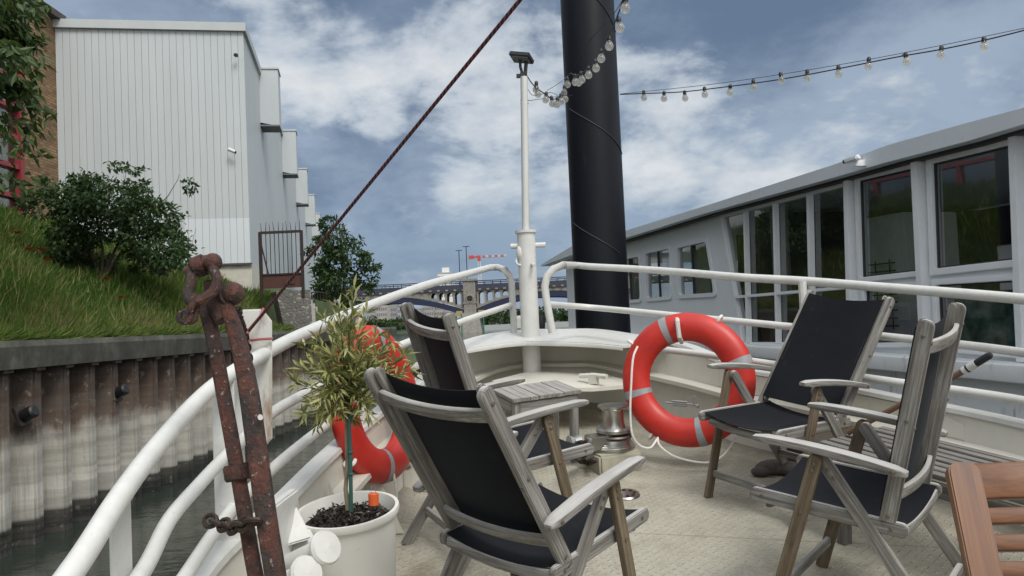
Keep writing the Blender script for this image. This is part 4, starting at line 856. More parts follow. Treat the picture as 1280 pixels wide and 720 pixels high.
# bow post with cross pin, block and thinner pole
YPO = 6.0; pb, ptp, ppt = P(666, 480, YPO), P(659, 292, YPO), P(655, 96, YPO)
po = MB().tube([(pb.x, YPO, pb.z - 0.4), (pb.x, YPO, ptp.z)], 0.066, 18).lathe([(0.066, 0), (0.078, 0.004), (0.078, 0.022), (0.03, 0.026)], 18, Matrix.Translation((pb.x, YPO, ptp.z))).build('bow_post', M_WHITE, boat)
MB().tube([(pb.x, YPO, ptp.z), ppt], 0.028, 12, [1, .93]).build('pole', plain('aluminium_pole', (0.60, 0.60, 0.57), 0.4, 0.2, 0.12), po)
c_ = P(660, 307, YPO); MB().tube([c_ + Vector((-0.125, 0, 0)), c_ + Vector((0.125, 0, 0))], 0.019, 10).build('cross_pin', M_WHITE, po)
c_ = P(650, 316, YPO - 0.03); MB().ball(c_, 0.034, 12, (0.8, 0.8, 1.5)).torus(0.03, 0.008, n=16, m=6, M=Matrix.Translation(c_ + Vector((0, 0, -.06))) @ Matrix.Rotation(R(70), 4, 'X')).build('block', M_WHITE, po)
MB().tube([P(665, 330, YPO - 0.06), P(668, 332, YPO - 0.13)], 0.012, 8).build('peg', M_WHITE, po)
# small nav light and fairleads behind the post
q = P(650, 404, 6.6); MB().box(q, (0.10, 0.10, 0.12), None).build('fairlead', M_WHITE, boat, bevel=0.02)
q = P(676, 402, 6.5); MB().lathe([(0.03, -.06), (0.035, 0), (0.03, .05)], 12, Matrix.Translation(q)).build('mooring_roller', M_BLACK, boat)
# turnbuckle on the bulwark seen through the buoy
YTB = D(848, 562, 0.0).y - 0.03; A, B = P(832, 503, YTB + 0.04), P(868, 506, YTB - 0.04)
b = MB(); b.tube([A, B], 0.006, 6); d_ = (B - A).normalized(); m0 = A.lerp(B, .25); m1 = A.lerp(B, .75)
for s in (-1, 1): b.tube([m0 + Vector((0, 0, .012 * s)), m1 + Vector((0, 0, .012 * s))], 0.006, 6)
b.tube([B + Vector((0, 0, 0.05)), B, B + Vector((0.02, -0.02, -0.01))], 0.011, 6)
b.build('turnbuckle', M_GALV, boat)
# deck drain
q = D(782, 618, 0.004); M_ = Matrix.Translation(q) @ UPD.to_track_quat('Z', 'Y').to_matrix().to_4x4(); dr = MB().lathe([(0.075, 0.0), (0.07, 0.007), (0.0, 0.008)], 24, M_).build('deck_drain', M_STEEL, boat)
b = MB()
for k in range(8): a = k * 0.785; b.lathe([(0.010, 0.008), (0.010, 0.0105)], 8, M_ @ Matrix.Translation((0.045 * math.cos(a), 0.045 * math.sin(a), 0)))
b.build('drain_hole', M_BLACK, dr)
# windlass
q = D(767, 583); M_ = Matrix.Translation(q) @ Vector((0, -0.07, 1)).to_track_quat('Z', 'Y').to_matrix().to_4x4() @ Matrix.Rotation(R(20), 4, 'Z')
M_BLOCK = paint('dirty_cream_block', (0.42, 0.40, 0.31), 0.7, 0.5, (0.15, 0.14, 0.11), 10)
wl = MB().box((-0.01, 0, 0.04), (0.26, 0.24, 0.115), M_).build('windlass', M_BLOCK, boat, bevel=0.012)
MB().lathe([(0.115, 0.095), (0.122, 0.10), (0.122, 0.125), (0.105, 0.135), (0.10, 0.16)], 28, M_ @ Matrix.Diagonal((1.05, .95, 1, 1))).box((-0.09, -0.01, 0.155), (0.13, 0.11, 0.075), M_).build('gear_housing', M_STEEL, wl, bevel=0.006)
MB().torus(0.085, 0.022, 0.012, 26, 8, M_ @ Matrix.Translation((0.01, 0, 0.175))).lathe([(0.07, 0.15), (0.07, 0.20)], 20, M_ @ Matrix.Translation((0.01, 0, 0))).build('chain_wheel', plain('dark_gypsy', (0.10, 0.085, 0.08), 0.4, 0.9, 0.4), wl)
MB().lathe([(0.095, 0.195), (0.10, 0.20), (0.10, 0.215), (0.07, 0.222), (0.062, 0.245), (0.060, 0.31), (0.066, 0.328), (0.084, 0.338), (0.086, 0.348), (0.06, 0.352), (0.0, 0.353)], 30, M_ @ Matrix.Translation((0.01, 0, 0))).build('drum', M_STEEL, wl)
def chain_links(b, pts, pitch, r, wire):
    """stadium links placed along a polyline"""
    pts = catmull(pts, 10); ds = [0]
    for i in range(1, len(pts)): ds.append(ds[-1] + (pts[i] - pts[i - 1]).length)
    s = 0; k = 0
    while s < ds[-1]:
        i = max(1, next((j for j in range(len(ds)) if ds[j] >= s), len(ds) - 1)); t = (pts[i] - pts[i - 1]).normalized(); p = pts[i - 1].lerp(pts[i], (s - ds[i - 1]) / max(1e-6, ds[i] - ds[i - 1]))
        u = t.orthogonal().normalized(); u = Matrix.Rotation(R(90 * (k % 2) + 20), 3, t) @ u; o_ = []
        for j in range(12):
            a = 2 * math.pi * j / 12; o_.append(p + t * (math.cos(a) * (pitch * 0.5 + wire * 1.2)) + u * math.sin(a) * r)
        b.tube(o_, wire, 6, closed=True); s += pitch * 0.92; k += 1
    return b
q2 = D(722, 572, 0.10); b = MB(); rs = random.Random(5)
chain_links(b, [D(735, 560, 0.25), D(728, 556, 0.27), D(720, 560, 0.20), D(722, 572, 0.10), D(732, 578, 0.04), D(742, 576, 0.10)], 0.045, 0.017, 0.007); chain_links(b, [D(730, 553, 0.28), D(724, 562, 0.2), D(730, 572, 0.1)], 0.045, 0.017, 0.007)
b.build('chain', M_CHAIN, wl)
MB().lathe([(0.03, -0.05), (0.06, -0.04), (0.045, 0), (0.06, 0.04), (0.03, 0.05)], 18, M_ @ Matrix.Translation((-0.20, 0.08, 0.14)) @ Matrix.Rotation(R(90), 4, 'Y') @ Matrix.Scale(0.8, 4)).build('warping_head', M_GALV, wl)
# double bollard with capped arms on the port side, plus its knee plates
YB0 = 2.45
bl = MB().box((0, 0, 0), (0.03, 0.32, 0.42), Matrix.Translation(P(352, 716, YB0))).build('bollard', M_WHITE, boat, bevel=0.006)
for a_, c_, r_ in (((356, 708, 2.47), (404, 686, 2.36), 0.030), ((330, 742, 2.42), (380, 718, 2.30), 0.031)):
    A, B = P(*a_), P(*c_); d_ = (B - A).normalized(); Mq = Matrix.Translation(B) @ d_.to_track_quat('Z', 'Y').to_matrix().to_4x4()
    MB().tube([A, B], r_, 16).lathe([(r_, -0.01), (0.046, 0.0), (0.049, 0.012), (0.044, 0.022), (0.0, 0.027)], 20, Mq).build('arm', M_WHITE, bl)
for px, py, s in ((356, 650, 1), (372, 676, .8)):
    a, b_, c = P(px - 13, py - 8, 2.62), P(px + 8, py - 14, 2.62), P(px + 28, py + 26, 2.55); e = P(px - 18, py + 40, 2.5)
    mb = MB(); nn = Vector((0.03, -0.05, 0.02)); mb.add([a, b_, c, e, a + nn, b_ + nn, c + nn, e + nn], [(3, 2, 1, 0), (4, 5, 6, 7), (0, 1, 5, 4), (1, 2, 6, 5), (2, 3, 7, 6), (3, 0, 4, 7)]); mb.build('knee', M_WHITE, bl, bevel=0.006)
# port side frames of the bulwark
for y in (3.4, 4.0, 4.6, 5.2):
    i = min(range(NP // 2), key=lambda j: abs(PLAN[j].y - y)); p0 = at(PLAN[i], 0.0, 0.06, NI[i]); n_ = NI[i]; b = MB(); t_ = Vector((-n_.y, n_.x, 0)) * 0.006
    b.add([p0 - t_, p0 + n_ * 0.16 - t_, at(PLAN[i], HB - .05, 0.05, n_) - t_, p0 + t_, p0 + n_ * 0.16 + t_, at(PLAN[i], HB - .05, 0.05, n_) + t_], [(0, 1, 2), (5, 4, 3), (0, 3, 4, 1), (1, 4, 5, 2), (2, 5, 3, 0)]); b.build('bulwark_knee', M_CREAM, boat)
# deck litter strip is left out; ---- black mooring pile
M_PILEB = None
def mk_blackpile():
    m = Mat('black_coated_pile'); n = m.noise(1.6, 6, 0.6, m.vec((3, 3, 0.4), rand=False)); n2 = m.noise(9, 5, 0.7, m.vec((2, 2, 0.3), rand=False)); c = m.mix(n, (0.0025, 0.003, 0.006), (0.005, 0.0065, 0.011)); c = m.mix(m.ramp(n2, [(0.62, 0.0), (0.75, 0.15)]), c, (0.06, 0.065, 0.075))
    sc_ = m.noise(4.0, 9, 0.75, m.vec((6, 6, 0.5), rand=False)); c = m.mix(m.ramp(sc_, [(0.62, 0.0), (0.70, 0.22)]), c, (0.05, 0.05, 0.055))
    m.set('Base Color', c).set('Roughness', m.math('ADD', 0.32, m.math('MULTIPLY', n2, 0.3))).set('Specular IOR Level', 0.2).bump(n2, 0.08, 0.01); return m.m
YPI = 7.2; c0 = P(755, 430, YPI); c1 = P(737.5, 0, YPI)
pile = thing('mooring_pile', 'tall black coated mooring pile between the two boats', 'pile', (c0.x, YPI, 0))
MB().lathe([(0.232, -1.2), (0.232, 7.2), (0.22, 7.25), (0, 7.26)], 40, Matrix.Translation((c0.x, YPI, 0)) ).build('shaft', mk_blackpile(), pile, sharp=40)
M_CAB = plain('grey_black_cable', (0.03, 0.03, 0.034), 0.6)
def spiral(px0, py0, px1, py1, name):
    b = MB(); pts = []
    for k in range(13):
        t = k / 12; a0 = math.asin(max(-1, min(1, (px0 - (py0 - 215) * .041 - 746) / 34))); a1 = math.asin(max(-1, min(1, (px1 - (py1 - 215) * .041 - 746) / 34))); a = a0 + (a1 - a0) * t
        z = P(746, py0 + (py1 - py0) * t, YPI - 0.2).z; pts.append((c0.x + 0.236 * math.sin(a), YPI - 0.236 * math.cos(a), z))
    b.tube(pts, 0.0035, 5); b.build(name, M_CAB, pile)
spiral(741, -5, 771, 35, 'cable'); spiral(712, 130, 778, 190, 'cable'); spiral(717, 275, 772, 318, 'cable')
# ================================================================== HOUSEBOAT ALONGSIDE
H0 = Vector((3.47, 5.70, 0)); hs = (Vector((1.72, 12.4, 0)) - H0).normalized(); HX = -hs; HY = Vector((-HX.y, HX.x, 0)); HN = -HY
MH = Matrix(((HX.x, HY.x, 0, H0.x), (HX.y, HY.y, 0, H0.y), (0, 0, 1, 0), (0, 0, 0, 1)))
def h2(px, py, off=0.0):
    p = onplane(px, py, H0 + HN * off, HN); return ((p - H0).dot(HX), p.z)
hbt = thing('houseboat', 'grey white houseboat with dark glazed windows and a flat overhanging roof moored alongside', 'houseboat', M=MH)
M_HB = paint('grey_houseboat_paint', (0.71, 0.745, 0.775), 0.45, 0.16, (0.36, 0.37, 0.37), 2.5); M_HBF = paint('white_upvc_frame', (0.80, 0.82, 0.84), 0.35, 0.08, scale=8); M_HBH = paint('white_hull_paint', (0.78, 0.80, 0.81), 0.4, 0.2, (0.42, 0.40, 0.34), 2.2, rust=0.55)
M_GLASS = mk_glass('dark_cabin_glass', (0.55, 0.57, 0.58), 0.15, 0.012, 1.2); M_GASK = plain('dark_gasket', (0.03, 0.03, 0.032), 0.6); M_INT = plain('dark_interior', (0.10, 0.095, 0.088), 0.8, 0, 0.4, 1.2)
def inset(poly, d):
    n = len(poly); c = (sum(p[0] for p in poly) / n, sum(p[1] for p in poly) / n); out = []; L_ = []
    for i in range(n):
        (x0, y0), (x1, y1) = poly[i], poly[(i + 1) % n]; dx, dy = x1 - x0, y1 - y0; l = math.hypot(dx, dy) or 1e-9; nx, ny = -dy / l, dx / l
        if (c[0] - x0) * nx + (c[1] - y0) * ny < 0: nx, ny = -nx, -ny
        L_.append((x0 + nx * d, y0 + ny * d, dx / l, dy / l))
    for i in range(n):
        x0, y0, ax, ay = L_[i - 1]; x1, y1, bx, by = L_[i]; cr = ax * by - ay * bx
        if abs(cr) < 1e-6: out.append((x1, y1)); continue
        t = ((x1 - x0) * by - (y1 - y0) * bx) / cr; out.append((x0 + ax * t, y0 + ay * t))
    return out
def plate(outer, holes, y0, y1):
    """wall plate in local XZ with real openings, from local y0 to y1"""
    polys = [[Vector((x, z, 0)) for x, z in outer]] + [[Vector((x, z, 0)) for x, z in h] for h in holes]; tri = tessellate_polygon(polys); flat = [v for p in polys for v in p]; n = len(flat)
    b = MB(); fs = [tuple(t) for t in tri] + [tuple(n + i for i in reversed(t)) for t in tri]; k = 0
    for p in polys:
        m = len(p); fs += [(k + i, k + (i + 1) % m, n + k + (i + 1) % m, n + k + i) for i in range(m)]; k += m
    return b.add([(v.x, y0, v.y) for v in flat] + [(v.x, y1, v.y) for v in flat], fs)
def hl(name, mb, mat, par=None, sharp=30, bevel=0): return mb.build(name, mat, par or hbt, Matrix.Identity(4), sharp, bevel, local=True)
def hlw(name, mb, mat, par, sharp=30, bevel=0):      # child of a part, still in houseboat coordinates
    return link(name, mb.mesh(name, (mat,), sharp, bevel), par, MH)
def sheet(name, poly, y, par):
    area = sum(poly[i - 1][0] * poly[i][1] - poly[i][0] * poly[i - 1][1] for i in range(len(poly))); q = poly if area > 0 else poly[::-1]      # front face looks out of the cabin
    return link(name, MB().add([(x, y, z) for x, z in q], [tuple(range(len(q)))]).mesh(name, (M_GLASS,), 30, fix=False), par, MH)
def roundpoly(q, r, n=4):
    out = []
    for i in range(len(q)):
        a, b, c = Vector(q[i - 1]), Vector(q[i]), Vector(q[(i + 1) % len(q)]); u, v = (a - b).normalized(), (c - b).normalized(); p, s = b + u * r, b + v * r
        for k in range(n + 1): t = k / n; o_ = p * (1 - t) ** 2 + b * 2 * t * (1 - t) + s * t * t; out.append((o_.x, o_.y))
    return out
win = {}
W3 = [h2(*p) for p in ((846, 308), (884, 299), (895.5, 368.5), (849, 371.5))]; W2 = [h2(*p) for p in ((807, 315), (838.5, 308), (840, 372.5), (808.5, 375.5))]; W1 = [h2(*p) for p in ((774, 324), (800, 318), (802, 376), (775, 379))]
G = [h2(*p) for p in ((903, 270), (1061, 228.5), (1066, 431), (930, 430))]
B1 = [h2(*p) for p in ((1072, 222), (1150, 203), (1157, 343), (1076, 352))]; B2 = [h2(*p) for p in ((1162, 199), (1271, 172), (1280, 331), (1167, 343))]
L1 = [h2(*p) for p in ((1080, 359), (1157, 353), (1160, 432), (1083, 433))]; L2 = [h2(*p) for p in ((1169, 351), (1274, 344), (1279, 446), (1173, 437))]
B3 = [(x + 1.35, z) for x, z in ((B2[0][0], B2[0][1]), (B2[1][0], B2[1][1] + .02), (B2[2][0], B2[2][1]), (B2[3][0], B2[3][1]))]
holes = [roundpoly(W, 0.07) for W in (W1, W2, W3)] + [G, B1, B2, L1, L2, B3]
topl = [(708, 326), (785, 297), (880, 268), (985, 239), (1067, 215.5), (1156, 190.5), (1280, 156.5)]; tp = [h2(*p) for p in topl]; e0, e1 = tp[-2], tp[-1]
SR = tp[-1][0] + 4.5; tp.append((SR, e1[1] + (e1[1] - e0[1]) / (e1[0] - e0[0]) * 1.5))
gA, gB = h2(1095, 437), h2(1280, 453); gs = (gB[1] - gA[1]) / (gB[0] - gA[0])
def gz(s): return gA[1] + gs * 0.6 * (s - gA[0])
SL = tp[0][0]; outer = [(SL, gz(SL) - 0.02)] + tp + [(SR, gz(SR) - 0.02)]; outer = [outer[0]] + [(SL - 0.05, tp[0][1])] + outer[2:]
hl('wall', plate(outer, holes, 0.0, 0.08), M_HB)
for W, nm in ((W1, 0), (W2, 1), (W3, 2)):
    Q = roundpoly(W, 0.07); f = hl('window', plate(roundpoly(inset(W, -0.022), 0.085), [roundpoly(inset(W, 0.028), 0.05)], -0.018, 0.05), M_HB, bevel=0.004)
    sheet('pane', roundpoly(inset(W, 0.026), 0.05), 0.022, f)
    xs = (W[0][0] + W[1][0]) / 2; hlw('divider', MB().box((xs, 0.005, (W[0][1] + W[2][1]) / 2), (0.018, 0.03, W[0][1] - W[2][1] - 0.06)), M_GASK, f)
for W, wd, nm in ((B1, 0.034, 'window'), (B2, 0.042, 'window'), (L1, 0.03, 'window'), (L2, 0.034, 'window'), (B3, 0.04, 'window')):
    f = hl(nm, plate(inset(W, -0.012), [inset(W, wd)], -0.03, 0.05), M_HBF, bevel=0.005)
    hlw('gasket', plate(inset(W, wd - 0.002), [inset(W, wd + 0.012)], 0.0, 0.02), M_GASK, f)
    sheet('pane', inset(W, wd), 0.024, f)
f = hl('window_wall', plate(inset(G, -0.02), [inset(G, 0.02)], -0.02, 0.05), M_HBF, bevel=0.004)
sheet('pane', inset(G, 0.018), 0.024, f)
def barq(p, q, w, par, d=0.06, y=-0.01):
    (x0, z0), (x1, z1) = h2(*p), h2(*q); M_ = MH @ frame((x0, 0, z0), (x1, 0, z1), (0, -1, 0)); L_ = math.hypot(x1 - x0, z1 - z0)
    link('mullion', slat_mesh(L_, w, d).mesh('m', (M_HBF,), 30, 0.004), par, M_ @ Matrix.Translation((0, 0, -y)))
barq((933.5, 264), (937.5, 428), 0.028, f); barq((970.5, 254), (974.5, 429), 0.030, f); barq((1013.5, 243), (1017.5, 430), 0.036, f); barq((921, 371.5), (1064, 359), 0.030, f, 0.05)
barq((1065.5, 214), (1071, 434), 0.055, f, 0.10, -0.03); barq((1152.5, 194), (1164.5, 440), 0.058, f, 0.11, -0.035); barq((1275, 160), (1286, 452), 0.055, f, 0.1, -0.03)
# roof: fascia, top sheet and soffit
fo = 0.22; ft = [h2(x, y, fo) for x, y in ((676, 331), (716, 307), (785, 287.5), (880, 257.8), (1040, 206.5), (1111, 181), (1207, 154), (1280, 134.5))]; fb = [h2(x, y, fo) for x, y in ((676, 333), (716, 318), (785, 296.5), (880, 267), (1040, 222.5), (1111, 202), (1207, 177), (1280, 155))]
for l in (ft, fb): l.append((SR, l[-1][1] + (l[-1][1] - l[-2][1]) / (l[-1][0] - l[-2][0]) * 2.5))
M_ROOF = paint('grey_roof_fascia', (0.66, 0.70, 0.735), 0.4, 0.15, (0.3, 0.3, 0.3), 2.0); b = MB()
def roofstrip(b, ya, yb, pts0, pts1):
    n = len(pts0); vs = [(x, ya, z) for x, z in pts0] + [(x, ya, z) for x, z in pts1] + [(x, yb, z + 0.02) for x, z in pts1] + [(x, yb, z) for x, z in pts0]; fs = []
    for i in range(n - 1):
        for r in range(4): fs.append((r * n + i, r * n + i + 1, ((r + 1) % 4) * n + i + 1, ((r + 1) % 4) * n + i))
    b.add(vs, fs + [(0, n, 2 * n, 3 * n), (n - 1, 4 * n - 1, 3 * n - 1, 2 * n - 1)])
fm_ = [(x, z - 0.02) for x, z in ft]
roofstrip(b, -fo, 4.2, fb, ft)
rf = hl('roof', b, M_ROOF)
b = MB(); st = [(x, z - 0.035) for x, z in fb[2:]]
b.sweep([(x, -0.06, z - 0.005) for x, z in fb[1:]], rrect(0.10, 0.035, 0.004), (0, 0, 1)); hlw('soffit_trim', b, M_GASK, rf)
# gunwale, hull
b = MB(); b.sweep([(s, -0.09, gz(s) - 0.085) for s in [SL - 0.3 + (SR - SL + .3) * i / 20 for i in range(21)]], rrect(0.20, 0.13, 0.02, 3)); hl('gunwale', b, M_HBH, sharp=30)
b = MB(); ss = [SL - 0.6 + (SR - SL + .6) * i / 20 for i in range(21)]
vs = [(s, y, z) for s in ss for y, z in ((-0.06, gz(s) - 0.12), (-0.10, gz(s) - 0.5), (-0.02, 0.25), (0.2, -0.6), (3.5, -0.6), (3.5, gz(s) - 0.12))]
b.add(vs, [(i * 6 + k, i * 6 + (k + 1) % 6, (i + 1) * 6 + (k + 1) % 6, (i + 1) * 6 + k) for i in range(20) for k in range(6)] + [(0, 1, 2, 3, 4, 5), tuple(reversed(range(120, 126)))]); hl('hull', b, M_HBH)
for px, py in ((1083, 500), (1261, 536)):
    s, z = h2(px, py, 0.1); f = hl('hull_eye', MB().box((s, -0.13, z), (0.10, 0.07, 0.025)).box((s, -0.11, z - 0.03), (0.03, 0.06, 0.06)), M_CHAIN, bevel=0.004)
# bow end of the cabin: slanted front with a dark window, then the low fore part
fx = SL - 0.05; ftz = tp[0][1]; gzl = gz(SL)
b = MB(); b.add([(fx, 0.0, gzl - .02), (fx - 0.7, 0.9, gzl - .02), (fx - 0.95, 1.1, ftz - .05), (fx, 0.0, ftz - .02), (fx, 0.08, gzl), (fx - 0.62, 0.96, gzl), (fx - 0.86, 1.16, ftz - .05), (fx, 0.09, ftz)], [(0, 1, 2, 3), (7, 6, 5, 4), (0, 4, 5, 1), (1, 5, 6, 2), (2, 6, 7, 3), (3, 7, 4, 0)]); fw = hl('front_wall', b, M_HB)
b = MB(); zl_, zh_ = gzl + 0.62, ftz - 0.14
b.add([(fx - 0.06, 0.05, zl_), (fx - 0.66, 0.82, zl_), (fx - 0.78, 0.92, zh_), (fx - 0.08, 0.06, zh_)], [(0, 1, 2, 3)]); b.v = [(x - 0.02, y - 0.02, z) for x, y, z in b.v]; hlw('front_pane', b, M_GLASS, fw)
b = MB(); b.add([(fx - 0.4, 0.1, gzl - .05), (fx - 1.6, 1.6, gzl - .05), (fx - 1.6, 3.4, gzl - .05), (fx - 0.4, 3.4, gzl - .05), (fx - 0.4, 0.1, -.5), (fx - 1.6, 1.6, -.5), (fx - 1.6, 3.4, -.5), (fx - 0.4, 3.4, -.5)], [(0, 1, 2, 3), (7, 6, 5, 4), (0, 4, 5, 1), (1, 5, 6, 2), (2, 6, 7, 3), (3, 7, 4, 0)]); hl('fore_hull', b, M_HBH)
# interior shell
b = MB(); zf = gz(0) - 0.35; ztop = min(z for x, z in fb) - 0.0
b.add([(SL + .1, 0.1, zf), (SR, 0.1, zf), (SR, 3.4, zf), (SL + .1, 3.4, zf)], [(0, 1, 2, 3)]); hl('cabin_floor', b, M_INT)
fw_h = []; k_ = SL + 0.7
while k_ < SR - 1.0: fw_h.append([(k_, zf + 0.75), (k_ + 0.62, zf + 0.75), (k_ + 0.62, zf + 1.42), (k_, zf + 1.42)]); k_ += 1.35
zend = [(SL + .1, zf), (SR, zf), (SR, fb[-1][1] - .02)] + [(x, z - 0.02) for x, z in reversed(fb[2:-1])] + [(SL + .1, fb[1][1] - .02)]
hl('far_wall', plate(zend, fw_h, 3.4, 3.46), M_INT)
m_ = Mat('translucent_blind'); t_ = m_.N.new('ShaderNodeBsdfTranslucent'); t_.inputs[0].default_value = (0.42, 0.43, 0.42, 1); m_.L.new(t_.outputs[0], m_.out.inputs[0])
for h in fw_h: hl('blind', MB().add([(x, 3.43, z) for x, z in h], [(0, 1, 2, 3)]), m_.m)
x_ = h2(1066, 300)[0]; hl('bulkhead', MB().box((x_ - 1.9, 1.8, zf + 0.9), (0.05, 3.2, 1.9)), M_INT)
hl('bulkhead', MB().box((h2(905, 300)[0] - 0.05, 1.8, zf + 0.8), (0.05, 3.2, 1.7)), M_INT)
M_CURT = plain('pale_curtain', (0.42, 0.43, 0.41), 0.9, 0, 0.2)
def curtain(px0, px1, py0, py1, yd, par=hbt):
    (a, z0), (c, _), (_, z1) = h2(px0, py0), h2(px1, py0), h2(px0, py1); b = MB(); n = 28; vs = []
    for i in range(n + 1):
        x = a + (c - a) * i / n; y = yd + 0.025 * math.sin(i * 1.5); vs += [(x, y, z0), (x, y, z1)]
    b.add(vs, [(2 * i, 2 * i + 2, 2 * i + 3, 2 * i + 1) for i in range(n)]); return hl('curtain', b, M_CURT)
curtain(849, 872, 302, 374, 0.16); curtain(822, 838, 308, 376, 0.16); curtain(776, 796, 318, 380, 0.16); curtain(941, 962, 262, 372, 0.2)
# wheelhouse camera on the fascia edge
s, z = h2(1068, 199, fo + 0.08); cmr = hl('security_camera', MB().box((s, -fo - 0.10, z), (0.17, 0.05, 0.045), None), M_HBF, bevel=0.012); hlw('lens', MB().lathe([(0.018, 0), (0.018, 0.02)], 12, Matrix.Translation((s - 0.085, -fo - 0.10, z)) @ Matrix.Rotation(R(-90), 4, 'Y')), M_BLACK, cmr); hlw('bracket', MB().box((s + 0.02, -fo - 0.05, z - 0.035), (0.03, 0.10, 0.05)), M_HBF, cmr)
# things inside the cabin
s, z = h2(1116, 262); FM = MH @ Matrix.Translation((s - 0.62, 0.62, zf + 0.02)) @ Matrix.Rotation(R(4), 4, 'Z'); hgt = z - zf
fr = thing('refrigerator', 'white refrigerator turned back to the window inside the houseboat cabin', 'refrigerator', M=FM)
MB().box((0, 0, hgt / 2), (0.62, 0.60, hgt)).build('body', plain('white_enamel', (0.66, 0.68, 0.69), 0.4, 0, 0.06), fr, local=True, bevel=0.012)
b = MB()
for k in range(9): b.tube([(-0.25, -0.325, hgt * (0.36 + 0.045 * k)), (0.2, -0.325, hgt * (0.36 + 0.045 * k))], 0.007, 5)
for x in (-0.2, -0.02, 0.15): b.tube([(x, -0.335, hgt * 0.34), (x, -0.335, hgt * 0.74)], 0.006, 5)
b.build('condenser_grid', M_BLACK, fr, local=True); MB().box((-0.2, -0.33, hgt * 0.85), (0.12, 0.06, 0.16)).build('terminal_box', M_HBF, fr, local=True)
def mk_floral():
    m = Mat('green_floral_cloth'); d = m.vor(9, m.vec(rand=False), 'SMOOTH_F1'); n = m.noise(11, 5, 0.7, m.vec(rand=False)); c = m.ramp(m.math('ADD', m.math('MULTIPLY', d, 0.5), m.math('MULTIPLY', n, 0.6)), [(0.38, (0.035, 0.10, 0.075)), (0.55, (0.13, 0.26, 0.20)), (0.7, (0.34, 0.42, 0.35))]); m.set('Base Color', c).set('Roughness', 0.9); return m.m
(s0, z0), (s1, z1) = h2(1188, 366), h2(1300, 440); so = thing('sofa', 'green floral sofa back standing just behind the lower houseboat window', 'sofa', M=MH @ Matrix.Translation(((s0 + s1) / 2 - 0.2, 0.20, zf)))
w_ = s1 - s0; MB().box((0, 0.05, (z0 - zf) / 2), (w_, 0.16, z0 - zf)).build('backrest', mk_floral(), so, local=True, bevel=0.05); MB().box((0, 0.45, 0.22), (w_, 0.6, 0.40)).build('seat', mk_floral(), so, local=True, bevel=0.05)
# ================================================================== THINGS ON DECK
CD = dict(W=.521, Ws=.459, ya=.028, za=.609, yff=.19, yrf=-.423, dh=.182, La=.459, ysf=.268, zsf=.438, ysr=-.202, zsr=.413, yb=-.19, zb=.441, L=.671)
def deck_frame(x, y, yaw):
    n = UPD; f = Vector((-math.sin(yaw), math.cos(yaw), 0)); f = (f - n * f.dot(n)).normalized(); r = f.cross(n); o = Vector((x, y, zd(x, y)))
    return Matrix(((r.x, f.x, n.x, o.x), (r.y, f.y, n.y, o.y), (r.z, f.z, n.z, o.z), (0, 0, 0, 1)))
def board(name, par, a, c, up, w, t, mat, ra=0.004, rb=0.004, ea=0, eb=0, bev=0.003):
    a, c = Vector(a), Vector(c); return link(name, slat_mesh((c - a).length, w, t, ra, rb, ea, eb).mesh(name, (mat,), 30, bev), par, wm(par) @ frame(a, c, up))
def bolt(par, chair, p, ax, r=0.0065):
    p = Vector(p); ax = Vector(ax).normalized(); M_ = wm(chair) @ Matrix.Translation(p) @ ax.to_track_quat('Z', 'Y').to_matrix().to_4x4()
    link('bolt', MB().lathe([(r, -0.002), (r, 0.002), (r * .6, 0.0035), (0, 0.0036)], 10).mesh('bolt', (M_BOLT,), 30), par, M_)
